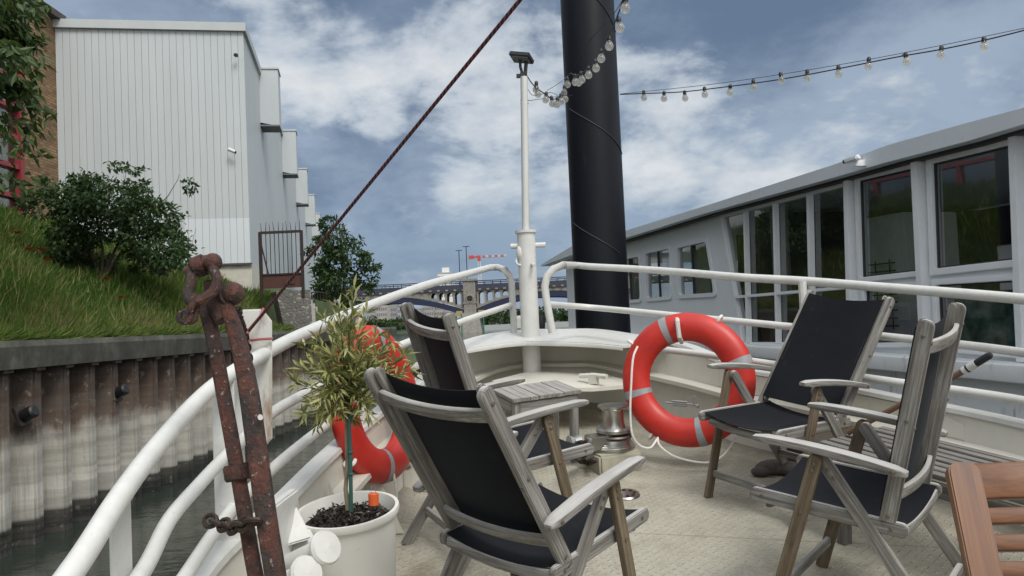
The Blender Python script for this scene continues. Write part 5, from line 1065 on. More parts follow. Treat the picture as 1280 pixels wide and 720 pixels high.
def make_chair(x, y, yaw, rec, label):
    M_ = deck_frame(x, y, yaw); c = thing('folding_chair', label, 'chair', M=M_, group='black folding armchairs on the deck'); d = CD
    hw, hs_ = d['W'] / 2, d['Ws'] / 2
    piv = Vector((0, d['yb'], d['zb'])); bd = Vector((0, -math.sin(rec), math.cos(rec))); bn = Vector((0, -math.cos(rec), -math.sin(rec)))   # along the back / out of its rear face
    hinge = piv + bd * d['dh']; apex = Vector((0, d['ya'], d['za'] + 0.034)); ad = (apex - hinge).normalized(); anm = ad.cross(Vector((-1, 0, 0))); anm = anm if anm.z > 0 else -anm
    for s in (-1, 1):
        X = Vector((s, 0, 0))
        # seat rail, back stile with its inner fabric batten
        sr = board('seat_rail', c, Vector((s * hs_, d['ysr'], d['zsr'])), Vector((s * hs_, d['ysf'], d['zsf'])), X, 0.048, 0.022, M_TEAK, 0.02, 0.022, 0.05, 0.012)
        bolt(sr, c, (s * (hs_ + 0.0115), d['ysf'] - 0.035, d['zsf'] - 0.002), X); bolt(sr, c, (s * (hs_ + 0.0115), d['ysr'] + .0, d['zsr']), X)
        off = X * (hs_ - 0.001)
        st_ = board('back_stile', c, piv + off - bd * 0.035, piv + off + bd * d['L'], X, 0.050, 0.024, M_TEAK, 0.024, 0.022)
        board('batten', st_, piv + X * (hs_ - 0.026) - bd * 0.03 - bn * 0.012, piv + X * (hs_ - 0.026) + bd * (d['L'] - 0.03) - bn * 0.012, X, 0.022, 0.016, M_TEAK, 0.008, 0.008) if False else link('batten', slat_mesh(d['L'] + 0.0, 0.03, 0.015, .01, .01).mesh('batten', (M_TEAK,), 30, .003), st_, wm(c) @ frame(piv + X * (hs_ - 0.024) - bn * 0.014, piv + X * (hs_ - 0.024) - bn * 0.014 + bd * 0.1, X))
        for t in (0.62, 0.34, 0.012): bolt(st_, c, piv + off + X * 0.0125 + bd * t, X)
        for t in (0.60, 0.32): bolt(st_, c, piv + off + bn * 0.0255 + bd * t, bn, 0.006)
        # A frame legs
        fa, ff, rf_ = Vector((s * (hw + 0.0), d['ya'] + 0.008, d['za'])), Vector((s * hw, d['yff'], 0)), Vector((s * (hw - 0.0225), d['yrf'], 0)); ra_ = Vector((s * (hw - 0.0225), d['ya'] - 0.008, d['za'] - 0.003))
        fl = board('front_leg', c, ff, fa, X, 0.046, 0.022, M_TEAKB, 0.003, 0.022, 0, 0.02); rl_ = board('rear_leg', c, rf_, ra_, X, 0.046, 0.022, M_TEAK, 0.003, 0.022, 0, 0.02)
        for t in (0.02, 0.06): bolt(fl, c, fa + (ff - fa) * t + X * 0.0115, X); bolt(rl_, c, ra_ + (rf_ - ra_) * (t + .03) + X * 0.0115, X)
        t = 1 - (d['zsf'] - 0.02) / d['za']; bolt(fl, c, fa + (ff - fa) * t + X * 0.0115, X)
        # armrest, gently bowed
        h0 = hinge + X * (hw * 1.04); A = h0 - ad * 0.035; Lr = d['La'] + 0.035; pts = []; sc = []
        for i in range(15):
            u = i / 14; pts.append((u * Lr, 0, 0.012 * (1 - (2 * u - 1) ** 2) * 1.0 - 0.004)); e = min(u, 1 - u) * 14; k = 1.0 if e >= 1 else (0.72 if e < 0.5 else 1.0); sc.append((k * (0.92 + 0.12 * math.sin(math.pi * min(1, u * 1.3))), k))
        pts = [(-0.004, 0, pts[0][2])] + pts + [(Lr + 0.010, 0, pts[-1][2])]; sc = [(0.5, 0.6)] + sc + [(0.62, 0.55)]
        ar = link('armrest', MB().sweep(pts, rrect(0.052, 0.026, 0.006, 2), (0, 0, 1), sc).mesh('armrest', (M_TEAK,), 40), c, wm(c) @ frame(A, A + ad, anm))
        bolt(ar, c, h0 + X * 0.0265, X)
    # cross pieces
    w = d['Ws'] - 0.03
    for t, h_ in ((d['L'] * 0.865, 0.042), (0.085, 0.040)):
        base = piv + bd * t + bn * 0.008; pts = [(-w / 2 + w * i / 12, 0, 0.022 * (1 - (2 * i / 12 - 1) ** 2)) for i in range(13)]
        link('back_rail', MB().sweep(pts, rrect(h_, 0.018, 0.004), (0, 0, 1)).mesh('back_rail', (M_TEAK,), 40), c, wm(c) @ Matrix.Translation(base) @ Matrix(((1, 0, 0, 0), (0, bd.y, bn.y, 0), (0, bd.z, bn.z, 0), (0, 0, 0, 1))))
    for y_, z_, nm in ((d['ysr'] - 0.03, d['zsr'] + 0.0, 'seat_crossbar'), (d['ysf'] - 0.05, d['zsf'] - 0.02, 'seat_crossbar')):
        pts = [(-w / 2 + w * i / 10, 0, -0.018 * (1 - (2 * i / 10 - 1) ** 2)) for i in range(11)]; link(nm, MB().sweep(pts, rrect(0.022, 0.034, 0.004), (0, 0, 1)).mesh(nm, (M_TEAK,), 40), c, wm(c) @ Matrix.Translation((0, y_, z_ - 0.01)))
    zs_ = 0.13
    for (a, z_, dx) in ((lambda z: d['yff'] + (d['ya'] - d['yff']) * z / d['za'], 0.12, 0.0), (lambda z: d['yrf'] + (d['ya'] - d['yrf']) * z / d['za'], 0.14, 0.0225)):
        xw = hw - dx - 0.011; yy = a(z_); board('stretcher', c, (-xw, yy, z_), (xw, yy, z_), (0, 1, 0), 0.036, 0.02, M_TEAK)
    # fabric: seat sling with sag, back sling wrapped over the battens
    ns, nt_ = 10, 12; b = MB(); vs = []
    for j in range(nt_ + 1):
        v = j / nt_; y = d['ysr'] - 0.035 + (d['ysf'] - d['ysr'] + 0.02) * v; z = d['zsr'] + (d['zsf'] - d['zsr']) * v + 0.020
        for i in range(ns + 1):
            u = 2 * i / ns - 1; vs.append((u * (hs_ - 0.004), y, z - 0.040 * (1 - u * u) * (0.75 + 0.25 * math.sin(math.pi * v))))
    b.add(vs, [(j * (ns + 1) + i, j * (ns + 1) + i + 1, (j + 1) * (ns + 1) + i + 1, (j + 1) * (ns + 1) + i) for j in range(nt_) for i in range(ns)])
    b.v += [(x_, y_, z_ - 0.003) for x_, y_, z_ in b.v]; n = (ns + 1) * (nt_ + 1); b.f += [tuple(n + i for i in reversed(f)) for f in list(b.f)]
    rim = [i for i in range(ns + 1)] + [(j + 1) * (ns + 1) + ns for j in range(nt_)] + [nt_ * (ns + 1) + i for i in reversed(range(ns))] + [j * (ns + 1) for j in reversed(range(1, nt_))]
    b.f += [(rim[k], rim[(k + 1) % len(rim)], n + rim[(k + 1) % len(rim)], n + rim[k]) for k in range(len(rim))]
    link('seat_fabric', b.mesh('seat_fabric', (M_FAB,), 60, fix=True), c, wm(c))
    b = MB(); vs = []
    for j in range(nt_ + 1):
        v = j / nt_; t = 0.015 + (d['L'] - 0.045) * v
        for i in range(ns + 1):
            u = 2 * i / ns - 1; p = piv + bd * (t - 0.012 * (1 - u * u) * (1 if j == nt_ else 0)) + bn * (-0.030 + 0.034 * (1 - u * u) * (0.6 + 0.4 * math.sin(math.pi * v))) + Vector((u * (hs_ - 0.014), 0, 0)); vs.append(tuple(p))
    b.add(vs, [(j * (ns + 1) + i, j * (ns + 1) + i + 1, (j + 1) * (ns + 1) + i + 1, (j + 1) * (ns + 1) + i) for j in range(nt_) for i in range(ns)])
    b.v += [tuple(Vector(p) - bn * 0.003) for p in b.v]; b.f += [tuple(n + i for i in reversed(f)) for f in list(b.f)]; b.f += [(rim[k], rim[(k + 1) % len(rim)], n + rim[(k + 1) % len(rim)], n + rim[k]) for k in range(len(rim))]
    link('back_fabric', b.mesh('back_fabric', (M_FAB,), 60, fix=True), c, wm(c)); return c
make_chair(0.063, 2.902, -0.703, 0.516, 'black fabric folding armchair with weathered frame, reclined beside the potted plant')
make_chair(-0.041, 3.791, -1.068, 0.29, 'black fabric folding armchair between the wooden stool and the further lifebuoy on the port rail')
make_chair(1.24, 4.153, 2.174, 0.652, 'black fabric folding armchair leaning far back next to the lifebuoy facing the viewer')
make_chair(1.185, 3.132, 0.883, 0.157, 'upright black fabric folding armchair seen from the side, in front of the slatted bench')

# ---- oiled teak chair in the corner
YO = 1.62; tl = P(1181, 580, YO); dirx = Vector((0.985, -0.17, 0)); r0 = Vector((tl.x + 0.28, tl.y + 0.02, 0)); r0.z = zd(r0.x, r0.y)
oc = thing('teak_chair', 'orange brown oiled teak chair with a slatted back at the corner of the deck', 'chair', r0)
bk = Vector((0.10, 0.58, 0)).normalized(); dnl = -UPD
p_tl = tl; p_bl = P(1212, 735, YO - 0.10); sd = (p_bl - p_tl).normalized(); seatw = 0.52
wx = (dirx - sd * dirx.dot(sd)).normalized(); nf = wx.cross(sd)
def opt(u, v, w=0.0): return p_tl + wx * u + sd * v + nf * w
tall = 0.52
for u in (0.028, seatw - 0.028):
    link('back_stile', slat_mesh(1.0, 0.056, 0.03, 0.02, 0.004).mesh('stile', (M_OIL,), 30, 0.006), oc, frame(opt(u, 0.0), opt(u, 1.0), nf))
hr = MB(); pts = [(0.05 + (seatw - 0.10) * i / 10, 0, 0.0) for i in range(11)]
def orail(v, h_, name):
    A = opt(0.05, v); L_ = seatw - 0.10; pts = [(L_ * i / 10, 0, -0.02 * (1 - (2 * i / 10 - 1) ** 2)) for i in range(11)]
    fm = frame(A, opt(0.3, v), nf); link(name, MB().sweep(pts, rrect(h_, 0.022, 0.005), (0, 0, 1)).mesh(name, (M_OIL,), 40), oc, fm)
orail(0.035, 0.068, 'top_rail')
for v in (0.10, 0.148, 0.196, 0.244, 0.292, 0.340, 0.388): orail(v, 0.030, 'back_slat')
zs2 = 0.44
for u in (0.028, seatw - 0.028):
    q = opt(u, 0.98); g = Vector((q.x, q.y + 0.0, zd(q.x, q.y)))
b = MB(); so_ = opt(0, 0.56); sv = Vector((-0.12, -0.98, -0.10)).normalized()
for k in range(7):
    A = so_ + sv * (0.04 + 0.06 * k); link('seat_slat', slat_mesh(seatw, 0.048, 0.02).mesh('slat', (M_OIL,), 30, 0.004), oc, frame(A, A + wx, Vector((0, 0, 1))))
for u in (0.03, seatw - 0.03):
    A = opt(u, 0.58) + sv * 0.02; link('seat_rail', slat_mesh(0.46, 0.05, 0.024).mesh('rail', (M_OIL,), 30, .004), oc, frame(A, A + sv, wx))
    B = A + sv * 0.43; link('front_leg', slat_mesh(max(0.2, B.z - zd(B.x, B.y)), 0.045, 0.03).mesh('leg', (M_OIL,), 30, .004), oc, frame(Vector((B.x, B.y, zd(B.x, B.y))), B, wx))

# ---- grey stool near the bow
cs_ = [D(*p, 0.43) for p in ((621, 485), (641, 499.5), (727, 487.5), (697, 470.5))]
ctr_ = sum(cs_, Vector()) / 4; ux = (cs_[2] - cs_[1]); ux = (ux - UPD * ux.dot(UPD)).normalized(); uy = UPD.cross(ux); lx = (cs_[2] - cs_[1]).length; ly = max(0.30, (cs_[0] - cs_[1]).length)
ctr_ = cs_[1] + ux * lx / 2 + uy * ly / 2
MS = Matrix(((ux.x, uy.x, UPD.x, ctr_.x - UPD.x * 0.43), (ux.y, uy.y, UPD.y, ctr_.y - UPD.y * .43), (ux.z, uy.z, UPD.z, ctr_.z - UPD.z * .43), (0, 0, 0, 1)))
sl = thing('wooden_stool', 'silver grey weathered plank stool standing at the bow beside the windlass', 'stool', M=MS)
b = MB(); npk = 8; pw = lx / npk
for k in range(npk): b.poly([(-ly / 2, -pw / 2 + .0008), (ly / 2, -pw / 2 + .0008), (ly / 2, pw / 2 - .0008), (-ly / 2, pw / 2 - .0008)], 0.022, Matrix.Translation((0, -lx / 2 + pw * (k + .5), 0.001 * math.sin(k * 2.2))))
link('seat', b.mesh('seat', (M_STOOL,), 30, 0.002), sl, MS @ Matrix.Translation((0, 0, 0.42)) @ Matrix.Rotation(R(90), 4, 'Z'))
for sx in (-1, 1):
    for sy in (-1, 1): board('leg', sl, (sx * (lx / 2 - 0.035), sy * (ly / 2 - 0.035), 0), (sx * (lx / 2 - 0.035), sy * (ly / 2 - 0.035), 0.408), (0, 1, 0), 0.042, 0.042, M_STOOL)
    board('apron', sl, (sx * (lx / 2 - 0.02), -ly / 2 + 0.05, 0.37), (sx * (lx / 2 - 0.02), ly / 2 - 0.05, 0.37), (1, 0, 0), 0.065, 0.018, M_STOOL)
for sy in (-1, 1): board('apron', sl, (-lx / 2 + 0.05, sy * (ly / 2 - 0.02), 0.37), (lx / 2 - 0.05, sy * (ly / 2 - 0.02), 0.37), (0, 1, 0), 0.065, 0.018, M_STOOL)

# ---- slatted bench along the starboard side
A, B = Vector((1.53, 4.03, 0)), Vector((1.26, 3.80, 0)); sdv = Vector((0.49, -0.87, 0)).normalized(); A.z, B.z = zd(A.x, A.y), zd(B.x, B.y)
ux = (sdv - UPD * sdv.dot(UPD)).normalized(); uy = UPD.cross(ux); Wb, Lb = 0.44, 1.45; O = D(1022, 552, 0.43) - UPD * 0.43
MBn = Matrix(((ux.x, uy.x, UPD.x, O.x), (ux.y, uy.y, UPD.y, O.y), (ux.z, uy.z, UPD.z, O.z), (0, 0, 0, 1)))
bn_ = thing('slatted_bench', 'long grey weathered slatted bench against the starboard railing', 'bench', M=MBn)
for k in range(8):
    yk = 0.028 + k * (Wb - 0.05) / 7; board('slat', bn_, (0, yk, 0.42 + 0.002 * math.sin(k * 2.4)), (Lb, yk, 0.42 - 0.002 * math.sin(k * 1.7)), (0, 0, 1), 0.041, 0.02, M_BENCH)
for x_ in (0.12, Lb - 0.12):
    board('crossbar', bn_, (x_, 0.0, 0.385), (x_, Wb, 0.385), (0, 0, 1), 0.05, 0.04, M_BENCH)
    for y_ in (0.03, Wb - 0.03): board('leg', bn_, (x_, y_, 0), (x_, y_, 0.364), (1, 0, 0), 0.05, 0.04, M_BENCH)
board('apron', bn_, (0.12, 0.012, 0.37), (Lb - 0.12, 0.012, 0.37), (0, 1, 0), 0.06, 0.018, M_BENCH)
# ---- long handled brush leaning over the bench
a_, c_, e_ = P(1060, 541, 3.75), P(1206, 463, 3.35), P(1239, 443, 3.26)
bh = thing('deck_brush_pole', 'brown wooden pole with a black grip and a white printed sleeve leaning over the bench', 'pole', a_)
MB().tube([a_, c_], 0.0125, 10).build('shaft', plain('varnished_pole', (0.16, 0.09, 0.055), 0.5, 0, 0.3), bh); m_ = c_.lerp(e_, 0.0); d_ = (e_ - c_).normalized()
MB().tube([c_ - d_ * 0.006, c_ + d_ * 0.055], 0.0165, 12).build('sleeve', M_WHITE, bh); MB().tube([c_ + d_ * 0.012, c_ + d_ * 0.02], 0.0168, 12).build('sleeve_print', M_BLACK, bh); MB().tube([c_ + d_ * 0.055, e_ - d_ * .01, e_], 0.0145, 12, [1, 1, .7]).build('grip', M_BLACK, bh)
# ---- oddments under the reclined chair
rs = random.Random(2)
q = D(968, 592, 0.0); o_ = MB().ball(q + Vector((0, 0, 0.035)), 0.07, 10, (1.5, 0.9, 0.6)).ball(q + Vector((0.07, -0.03, 0.03)), 0.055, 9, (1.3, 1, .7)).ball(q + Vector((-0.08, -.03, 0.02)), 0.04, 9, (1.4, 1, .7)); o_ = o_.build('driftwood', plain('dark_driftwood', (0.085, 0.078, 0.068), 0.85, 0, 0.5, 30, 0.9)); tag(o_, 'dark lump of driftwood lying under the reclined black chair', 'driftwood')
q = D(1002, 583, 0.0); cnn = thing('storage_box', 'small dark box with red lid under the reclined black chair', 'box', q); MB().box(q + Vector((0, 0, 0.05)), (0.13, 0.10, 0.10)).build('body', M_IRON, cnn, bevel=.006); MB().box(q + Vector((0.02, -0.02, 0.115)), (0.09, 0.08, 0.028)).build('lid', plain('dull_red', (0.30, 0.05, 0.06), 0.6), cnn, bevel=.006)

# ---- lifebuoys
def lifebuoy(c, n, up, label, bands, rope, clip):
    n = Vector(n).normalized(); u = Vector(up); u = (u - n * u.dot(n)).normalized(); s = u.cross(n)
    M_ = Matrix(((s.x, u.x, n.x, c.x), (s.y, u.y, n.y, c.y), (s.z, u.z, n.z, c.z), (0, 0, 0, 1)))
    r_ = thing('lifebuoy', label, 'lifebuoy', M=M_, group='red lifebuoys on the railings')
    Rm, ra, rb = 0.295, 0.080, 0.058; MB().torus(Rm, ra, rb, 64, 20).build('ring', M_RED, r_, local=True)
    for a in bands:
        b = MB(); vs = []
        for i in range(5):
            t = R(a) + (i - 2) * 0.032
            for k in range(21):
                p = 2 * math.pi * k / 20; q = Rm + (ra + 0.0012) * math.cos(p); vs.append((q * math.cos(t), q * math.sin(t), (rb + 0.0012) * math.sin(p)))
        b.add(vs, [(i * 21 + k, (i + 1) * 21 + k, (i + 1) * 21 + k + 1, i * 21 + k + 1) for i in range(4) for k in range(20)]); b.build('reflective_band', M_BAND, r_, local=True, sharp=60)
    for pts in rope: MB().tube(catmull(pts, 8), 0.006, 8).build('grab_line', M_ROPEW, r_)
    for a in clip:
        t = R(a); b = MB().torus(0.024, 0.009, n=16, m=8, M=Matrix.Translation(((Rm + ra + .004) * math.cos(t), (Rm + ra + .004) * math.sin(t), 0)) @ Matrix.Rotation(t, 4, 'Z') @ Matrix.Rotation(R(90), 4, 'X')); b.build('rope_eye', M_ROPEW, r_, local=True)
    return r_, M_
YL = 4.72; c = P(859, 474.5, YL)
rope = [[P(797, 433, 4.62), P(792, 445, 4.6), P(789, 480, 4.58), P(788, 520, 4.58), P(791, 545, 4.58), P(800, 557, 4.6), P(812, 560, 4.62), P(822, 548, 4.68)],
        [P(822, 547, 4.68), P(824, 556, 4.64), P(838, 568, 4.62), P(862, 576, 4.62), P(886, 578, 4.62), P(903, 570, 4.66), P(916, 553, 4.7), P(926, 530, 4.75)], [P(868, 395, 4.8), P(876, 402, 4.7), P(888, 398, 4.68)]]
lb, ML = lifebuoy(c, (-0.42, -0.90, 0.06), (0.05, 0.0, 1), 'bright red ring lifebuoy facing the viewer on the starboard rail, behind the reclined chair', (113, 197, 286, 20), rope, (148, 238, 62))
b = MB(); q0 = P(848, 414, 4.66); b.tube([P(846, 395, 4.78), P(847, 403, 4.66), P(849, 421, 4.66), P(852, 428, 4.72)], 0.013, 8); b.build('hanging_strap', M_WHITE, lb)
YL2 = 4.0; c = P(471, 504, YL2)
rope = [[P(428, 545, 4.0), P(424, 565, 3.9), P(432, 590, 3.9), P(445, 598, 3.92), P(458, 592, 3.95), P(461, 578, 4.0)], [P(492, 592, 3.95), P(496, 620, 3.96), P(494, 650, 3.97)]]
lb2, _ = lifebuoy(c, (0.93, -0.34, 0.12), (-0.05, 0.0, 1), 'red lifebuoy seen edge on at the port rail behind the potted plant', (80, 170, 262, 350), rope, (216, 300))

# ---- potted plant
UPP = (UPD + Vector((-0.05, 0.0, 0))).normalized(); cr = P(433.5, 636, 3.02); ph = 0.36
base = cr - UPP * ph
MP = Matrix.Translation(base) @ UPP.to_track_quat('Z', 'Y').to_matrix().to_4x4()
pot = thing('potted_plant', 'bushy narrow leaved plant on a thin staked stem in a white plastic pot', 'potted plant', M=MP)
def rs_(z): return 0.142 + 0.030 * z / ph
MB().lathe([(0.12, 0.0), (0.142, 0.0), (rs_(ph * .93), ph * .925), (0.182, ph * .93), (0.186, ph * .965), (0.184, ph), (0.172, ph), (0.168, ph * .97), (0.160, ph * 0.86), (0.0, ph * 0.86)], 56, None, False).build('pot', paint('white_plastic_pot', (0.72, 0.71, 0.66), 0.42, 0.12, (0.5, 0.47, 0.4), 5), pot, local=True, sharp=50)
M_SOIL = plain('dark_bark_mulch', (0.022, 0.016, 0.013), 0.95, 0, 0.6, 60, 1.0)
k = 2600; r_ = 0.130 * np.sqrt(nrs.rand(k)); t_ = nrs.rand(k) * 6.283; pos = np.stack([r_ * np.cos(t_), r_ * np.sin(t_), ph * 0.87 + 0.022 * nrs.rand(k)], 1)
M_MUL = Mat('mulch_chips'); M_MUL.set('Base Color', M_MUL.ramp(M_MUL.attr('tint'), [(0.0, (0.012, 0.009, 0.008)), (0.8, (0.035, 0.025, 0.02)), (0.95, (0.09, 0.075, 0.06)), (1.0, (0.25, 0.22, 0.18))])).set('Roughness', 0.9)
so1 = MB().lathe([(0.161, ph * .83), (0.158, ph * 0.868), (0.0, ph * 0.885)], 40, None, True).build('soil', M_SOIL, pot, local=True)
ml = link('bark_mulch', leaves_mesh(pos, unit(nrs.normal(size=(k, 3)) * np.array([1, 1, 0.35])), unit(nrs.normal(0, .5, (k, 3)) + np.array([0, 0, 1])), nrs.uniform(0.012, 0.035, k), nrs.uniform(0.006, 0.014, k), nrs.rand(k), (M_MUL.m,)), so1, MP); ml['kind'] = 'stuff'
s0 = P(436, 637, 3.02); YPp = 3.02
MB().tube([s0, P(432, 612, YPp), P(434, 585, YPp), P(433, 540, YPp), P(434, 505, YPp)], 0.008, 8, [1.5, 1, .9, .8, .6]).build('stem', plain('pale_bark_stem', (0.20, 0.17, 0.11), 0.8, 0, 0.3, 30), pot)
MB().tube([P(439, 640, 3.0), P(438, 570, 3.0), P(436, 520, 3.0)], 0.007, 8).torus(0.011, 0.003, n=12, m=5, M=Matrix.Translation(P(438, 592, 3.0))).torus(0.011, 0.003, n=12, m=5, M=Matrix.Translation(P(437.5, 565, 3.0))).build('stake', plain('green_plastic_stake', (0.025, 0.085, 0.075), 0.5), pot)
rs = np.random.RandomState(21); tips = [(442, 362), (424, 385), (405, 398), (458, 392), (398, 425), (380, 432), (376, 460), (370, 480), (385, 505), (378, 520), (395, 532), (412, 520), (470, 420), (488, 425), (505, 445), (512, 462), (495, 472), (478, 458), (455, 440), (430, 420), (415, 445), (440, 470), (420, 490), (455, 500), (462, 518), (440, 525), (402, 475), (390, 455), (448, 415), (500, 490), (470, 485), (430, 445), (410, 465), (452, 470), (425, 515), (400, 500), (436, 395), (418, 410), (483, 440), (465, 455)]
b = MB(); lp, la = [], []
for i, (px, py) in enumerate(tips):
    dy = rs.uniform(-0.17, 0.17); e = P(px, py, YPp + dy); s = P(434 + rs.uniform(-3, 3), 530 - rs.uniform(0, 45), YPp); m_ = s.lerp(e, 0.5) + Vector((0, 0, 0.02)); pp = catmull([s, m_, e], 7)
    b.tube(pp, 0.0032, 5, [1 - .7 * j / (len(pp) - 1) for j in range(len(pp))])
    for j in range(4, len(pp)):
        t = np.array((pp[j] - pp[j - 1]).normalized())
        for q in range(3 if j < len(pp) - 1 else 5):
            o = unit(rs.normal(size=3)); lp.append(np.array(pp[j]) + o * 0.004); la.append(unit(t * rs.uniform(0.5, 1.1) + o * 0.85 + np.array([0, 0, 0.05])))
b.build('twigs', M_STEM, pot); lp, la = np.array(lp), np.array(la); k = len(lp)
link('foliage', leaves_mesh(lp, la, unit(rs.normal(0, .6, (k, 3)) + np.array([0, -.3, 1])), rs.uniform(0.034, 0.070, k), rs.uniform(0.008, 0.0125, k), np.clip(rs.normal(.42, .25, k), 0, 1), (M_OLEA,), 0.3), pot)
q = P(467, 624, 2.98); tg = thing('plant_tag', 'small orange plastic tag with a wire loop standing in the pot soil', 'tag', q - Vector((0, 0, .02))); MB().lathe([(0.016, -0.022), (0.0185, -0.02), (0.0185, 0.018), (0.016, 0.021), (0, 0.022)], 18, Matrix.Translation(q)).build('body', plain('orange_plastic', (0.62, 0.10, 0.02), 0.45), tg)
MB().tube([q + Vector((-0.008, 0, .018)), q + Vector((-0.006, 0, .045)), q + Vector((0.006, 0, .045)), q + Vector((0.009, 0, .018))], 0.0012, 5).build('wire', M_GALV, tg)

# ---- rusty anchor lashed to the port rail
def APt(px, py, Y): return P(px, py, Y)
an = thing('anchor', 'rusty red folded anchor with a shackle and ball end leaning on the port rail', 'anchor', Vector((P(345, 720, 1.9).x, 1.86, zd(-0.5, 1.86))))
sec = rrect(0.034, 0.030, 0.011, 3)
foot1 = APt(352, 1085, 1.84); foot2 = APt(392, 1085, 1.80)
MB().sweep(catmull([APt(256, 382, 2.06), APt(266, 420, 2.05), APt(279, 490, 2.03), APt(297, 590, 1.98), APt(314, 690, 1.93), APt(326, 760, 1.90), foot1], 6), sec, (0.1, -1, 0)).build('shank', M_RUST, an, sharp=40)
MB().sweep(catmull([APt(281, 376, 2.05), APt(296, 420, 2.02), APt(309, 478, 1.99), APt(321, 560, 1.95), APt(335, 660, 1.90), APt(346, 730, 1.87), foot2], 6), rrect(0.045, 0.036, 0.012, 3), (0.1, -1, 0), [(0.72 + 0.28 * min(1, i / 14), 0.8 + .2 * min(1, i / 14)) for i in range(37)]).build('stock', M_RUST, an, sharp=40)
c = APt(291, 367, 2.05); sk = MB().ball(c, 0.029, 20).build('ball', M_RUST, an, sharp=60)
dd = (APt(291, 367, 2.05) - APt(274, 378, 2.06)).normalized(); MB().torus(0.024, 0.0055, n=24, m=8, M=Matrix.Translation(c - dd * 0.019) @ dd.to_track_quat('Z', 'Y').to_matrix().to_4x4()).build('collar', M_CHAIN, sk)
MB().sweep(catmull([APt(266, 350, 2.06), APt(268, 368, 2.06), APt(273, 385, 2.05), APt(280, 400, 2.04)], 4), rrect(0.044, 0.036, 0.014, 3), (0.1, -1, 0)).build('shank_head', M_RUST, an, sharp=40)
b = MB(); b.tube(catmull([APt(238, 338, 2.05), APt(239, 352, 2.02), APt(235, 370, 2.0), APt(240, 377, 1.99), APt(252, 374, 1.99), APt(266, 365, 2.0), APt(271, 350, 2.01), APt(266, 335, 2.03)], 6), 0.0125, 10); shk = b.build('shackle', M_RUST, an)
b = MB(); b.tube([APt(233, 341, 2.05), APt(246, 337, 2.05)], 0.016, 12).tube([APt(244, 335, 2.05), APt(256, 330, 2.05)], 0.027, 14).tube([APt(256, 329, 2.05), APt(271, 327, 2.05)], 0.020, 14).ball(APt(247, 333, 2.05), 0.022, 12).ball(APt(266, 328, 2.04), 0.023, 12); b.build('shackle_pin', M_RUST, shk, sharp=60)
b = MB(); b.tube(catmull([APt(244, 368, 1.99), APt(240, 382, 1.98), APt(233, 395, 1.98), APt(231, 397, 1.98)], 5), 0.009, 9).torus(0.013, 0.007, n=18, m=8, M=Matrix.Translation(APt(231, 396, 1.98)) @ Matrix.Rotation(R(80), 4, 'X')).tube(catmull([APt(246, 369, 2.0), APt(245, 390, 2.0), APt(239, 402, 1.99), APt(232, 398, 1.985)], 5), 0.008, 9); b.build('link', M_RUST, shk)
MB().sweep([APt(286, 592, 1.985), APt(310, 588, 1.965)], rrect(0.042, 0.038, 0.006, 2), (0, 0, 1)).build('collar', M_RUST, an, bevel=.003)
MB().tube([APt(325, 521, 1.945), APt(325.5, 522, 1.93)], 0.006, 8).build('bolt', M_WHITE, an)
ch = chain_links(MB(), [P(263, 651, 2.02), P(273, 655, 2.0), P(284, 657, 1.97), P(294, 660, 1.93), P(304, 656, 1.90), P(316, 652, 1.88)], 0.032, 0.0145, 0.0058); tag(ch.build('lashing_chain', M_CHAIN), 'short dark rusty chain tying the anchor to the white stanchion', 'chain')
ch = chain_links(MB(), [P(297, 386, 2.2), P(300, 400, 2.3), P(305, 414, 2.5), P(309, 430, 2.55), P(313, 455, 2.6), P(317, 480, 2.6), P(319, 505, 2.6)], 0.024, 0.0085, 0.0035); tag(ch.build('thin_chain', M_CHAIN), 'thin rusty chain hanging from the anchor ball along the white plate post', 'chain')
# ---- red braided stay and its lashing round the plate post
A = P(310, 415, 2.90); Bq = P(650, 0, 1.95); E_ = A + (Bq - A) * 2.6
rp = tag(link('stay_rope', None, None, Matrix.Translation(A)), 'dark red braided stay rope running up from the white plate post across the sky', 'rope')
MB().tube([A.lerp(E_, i / 40) for i in range(41)], 0.005, 10).build('line', M_RROPE, rp)
M_RR2 = plain('faded_red_cord', (0.30, 0.10, 0.10), 0.8, 0, 0.5, 90, 0.5)
b = MB(); b.tube(catmull([P(308, 416, 2.91), P(318, 404, 2.90), P(326, 394, 2.93), P(329, 386, 2.97)], 6), 0.005, 8).tube(catmull([P(304, 420, 2.91), P(312, 425, 2.92), P(325, 424, 2.92), P(341, 423, 2.94)], 6), 0.005, 8).tube(catmull([P(301, 419, 2.92), P(306, 425, 2.90), P(310, 417, 2.89), P(304, 412, 2.9), P(301, 419, 2.92)], 5), 0.005, 8); b.build('lashing', M_RR2, rp)
MB().ball(P(305, 419, 2.9), 0.014, 10).ball(P(309, 426, 2.9), 0.011, 10).build('knot', M_RR2, rp)

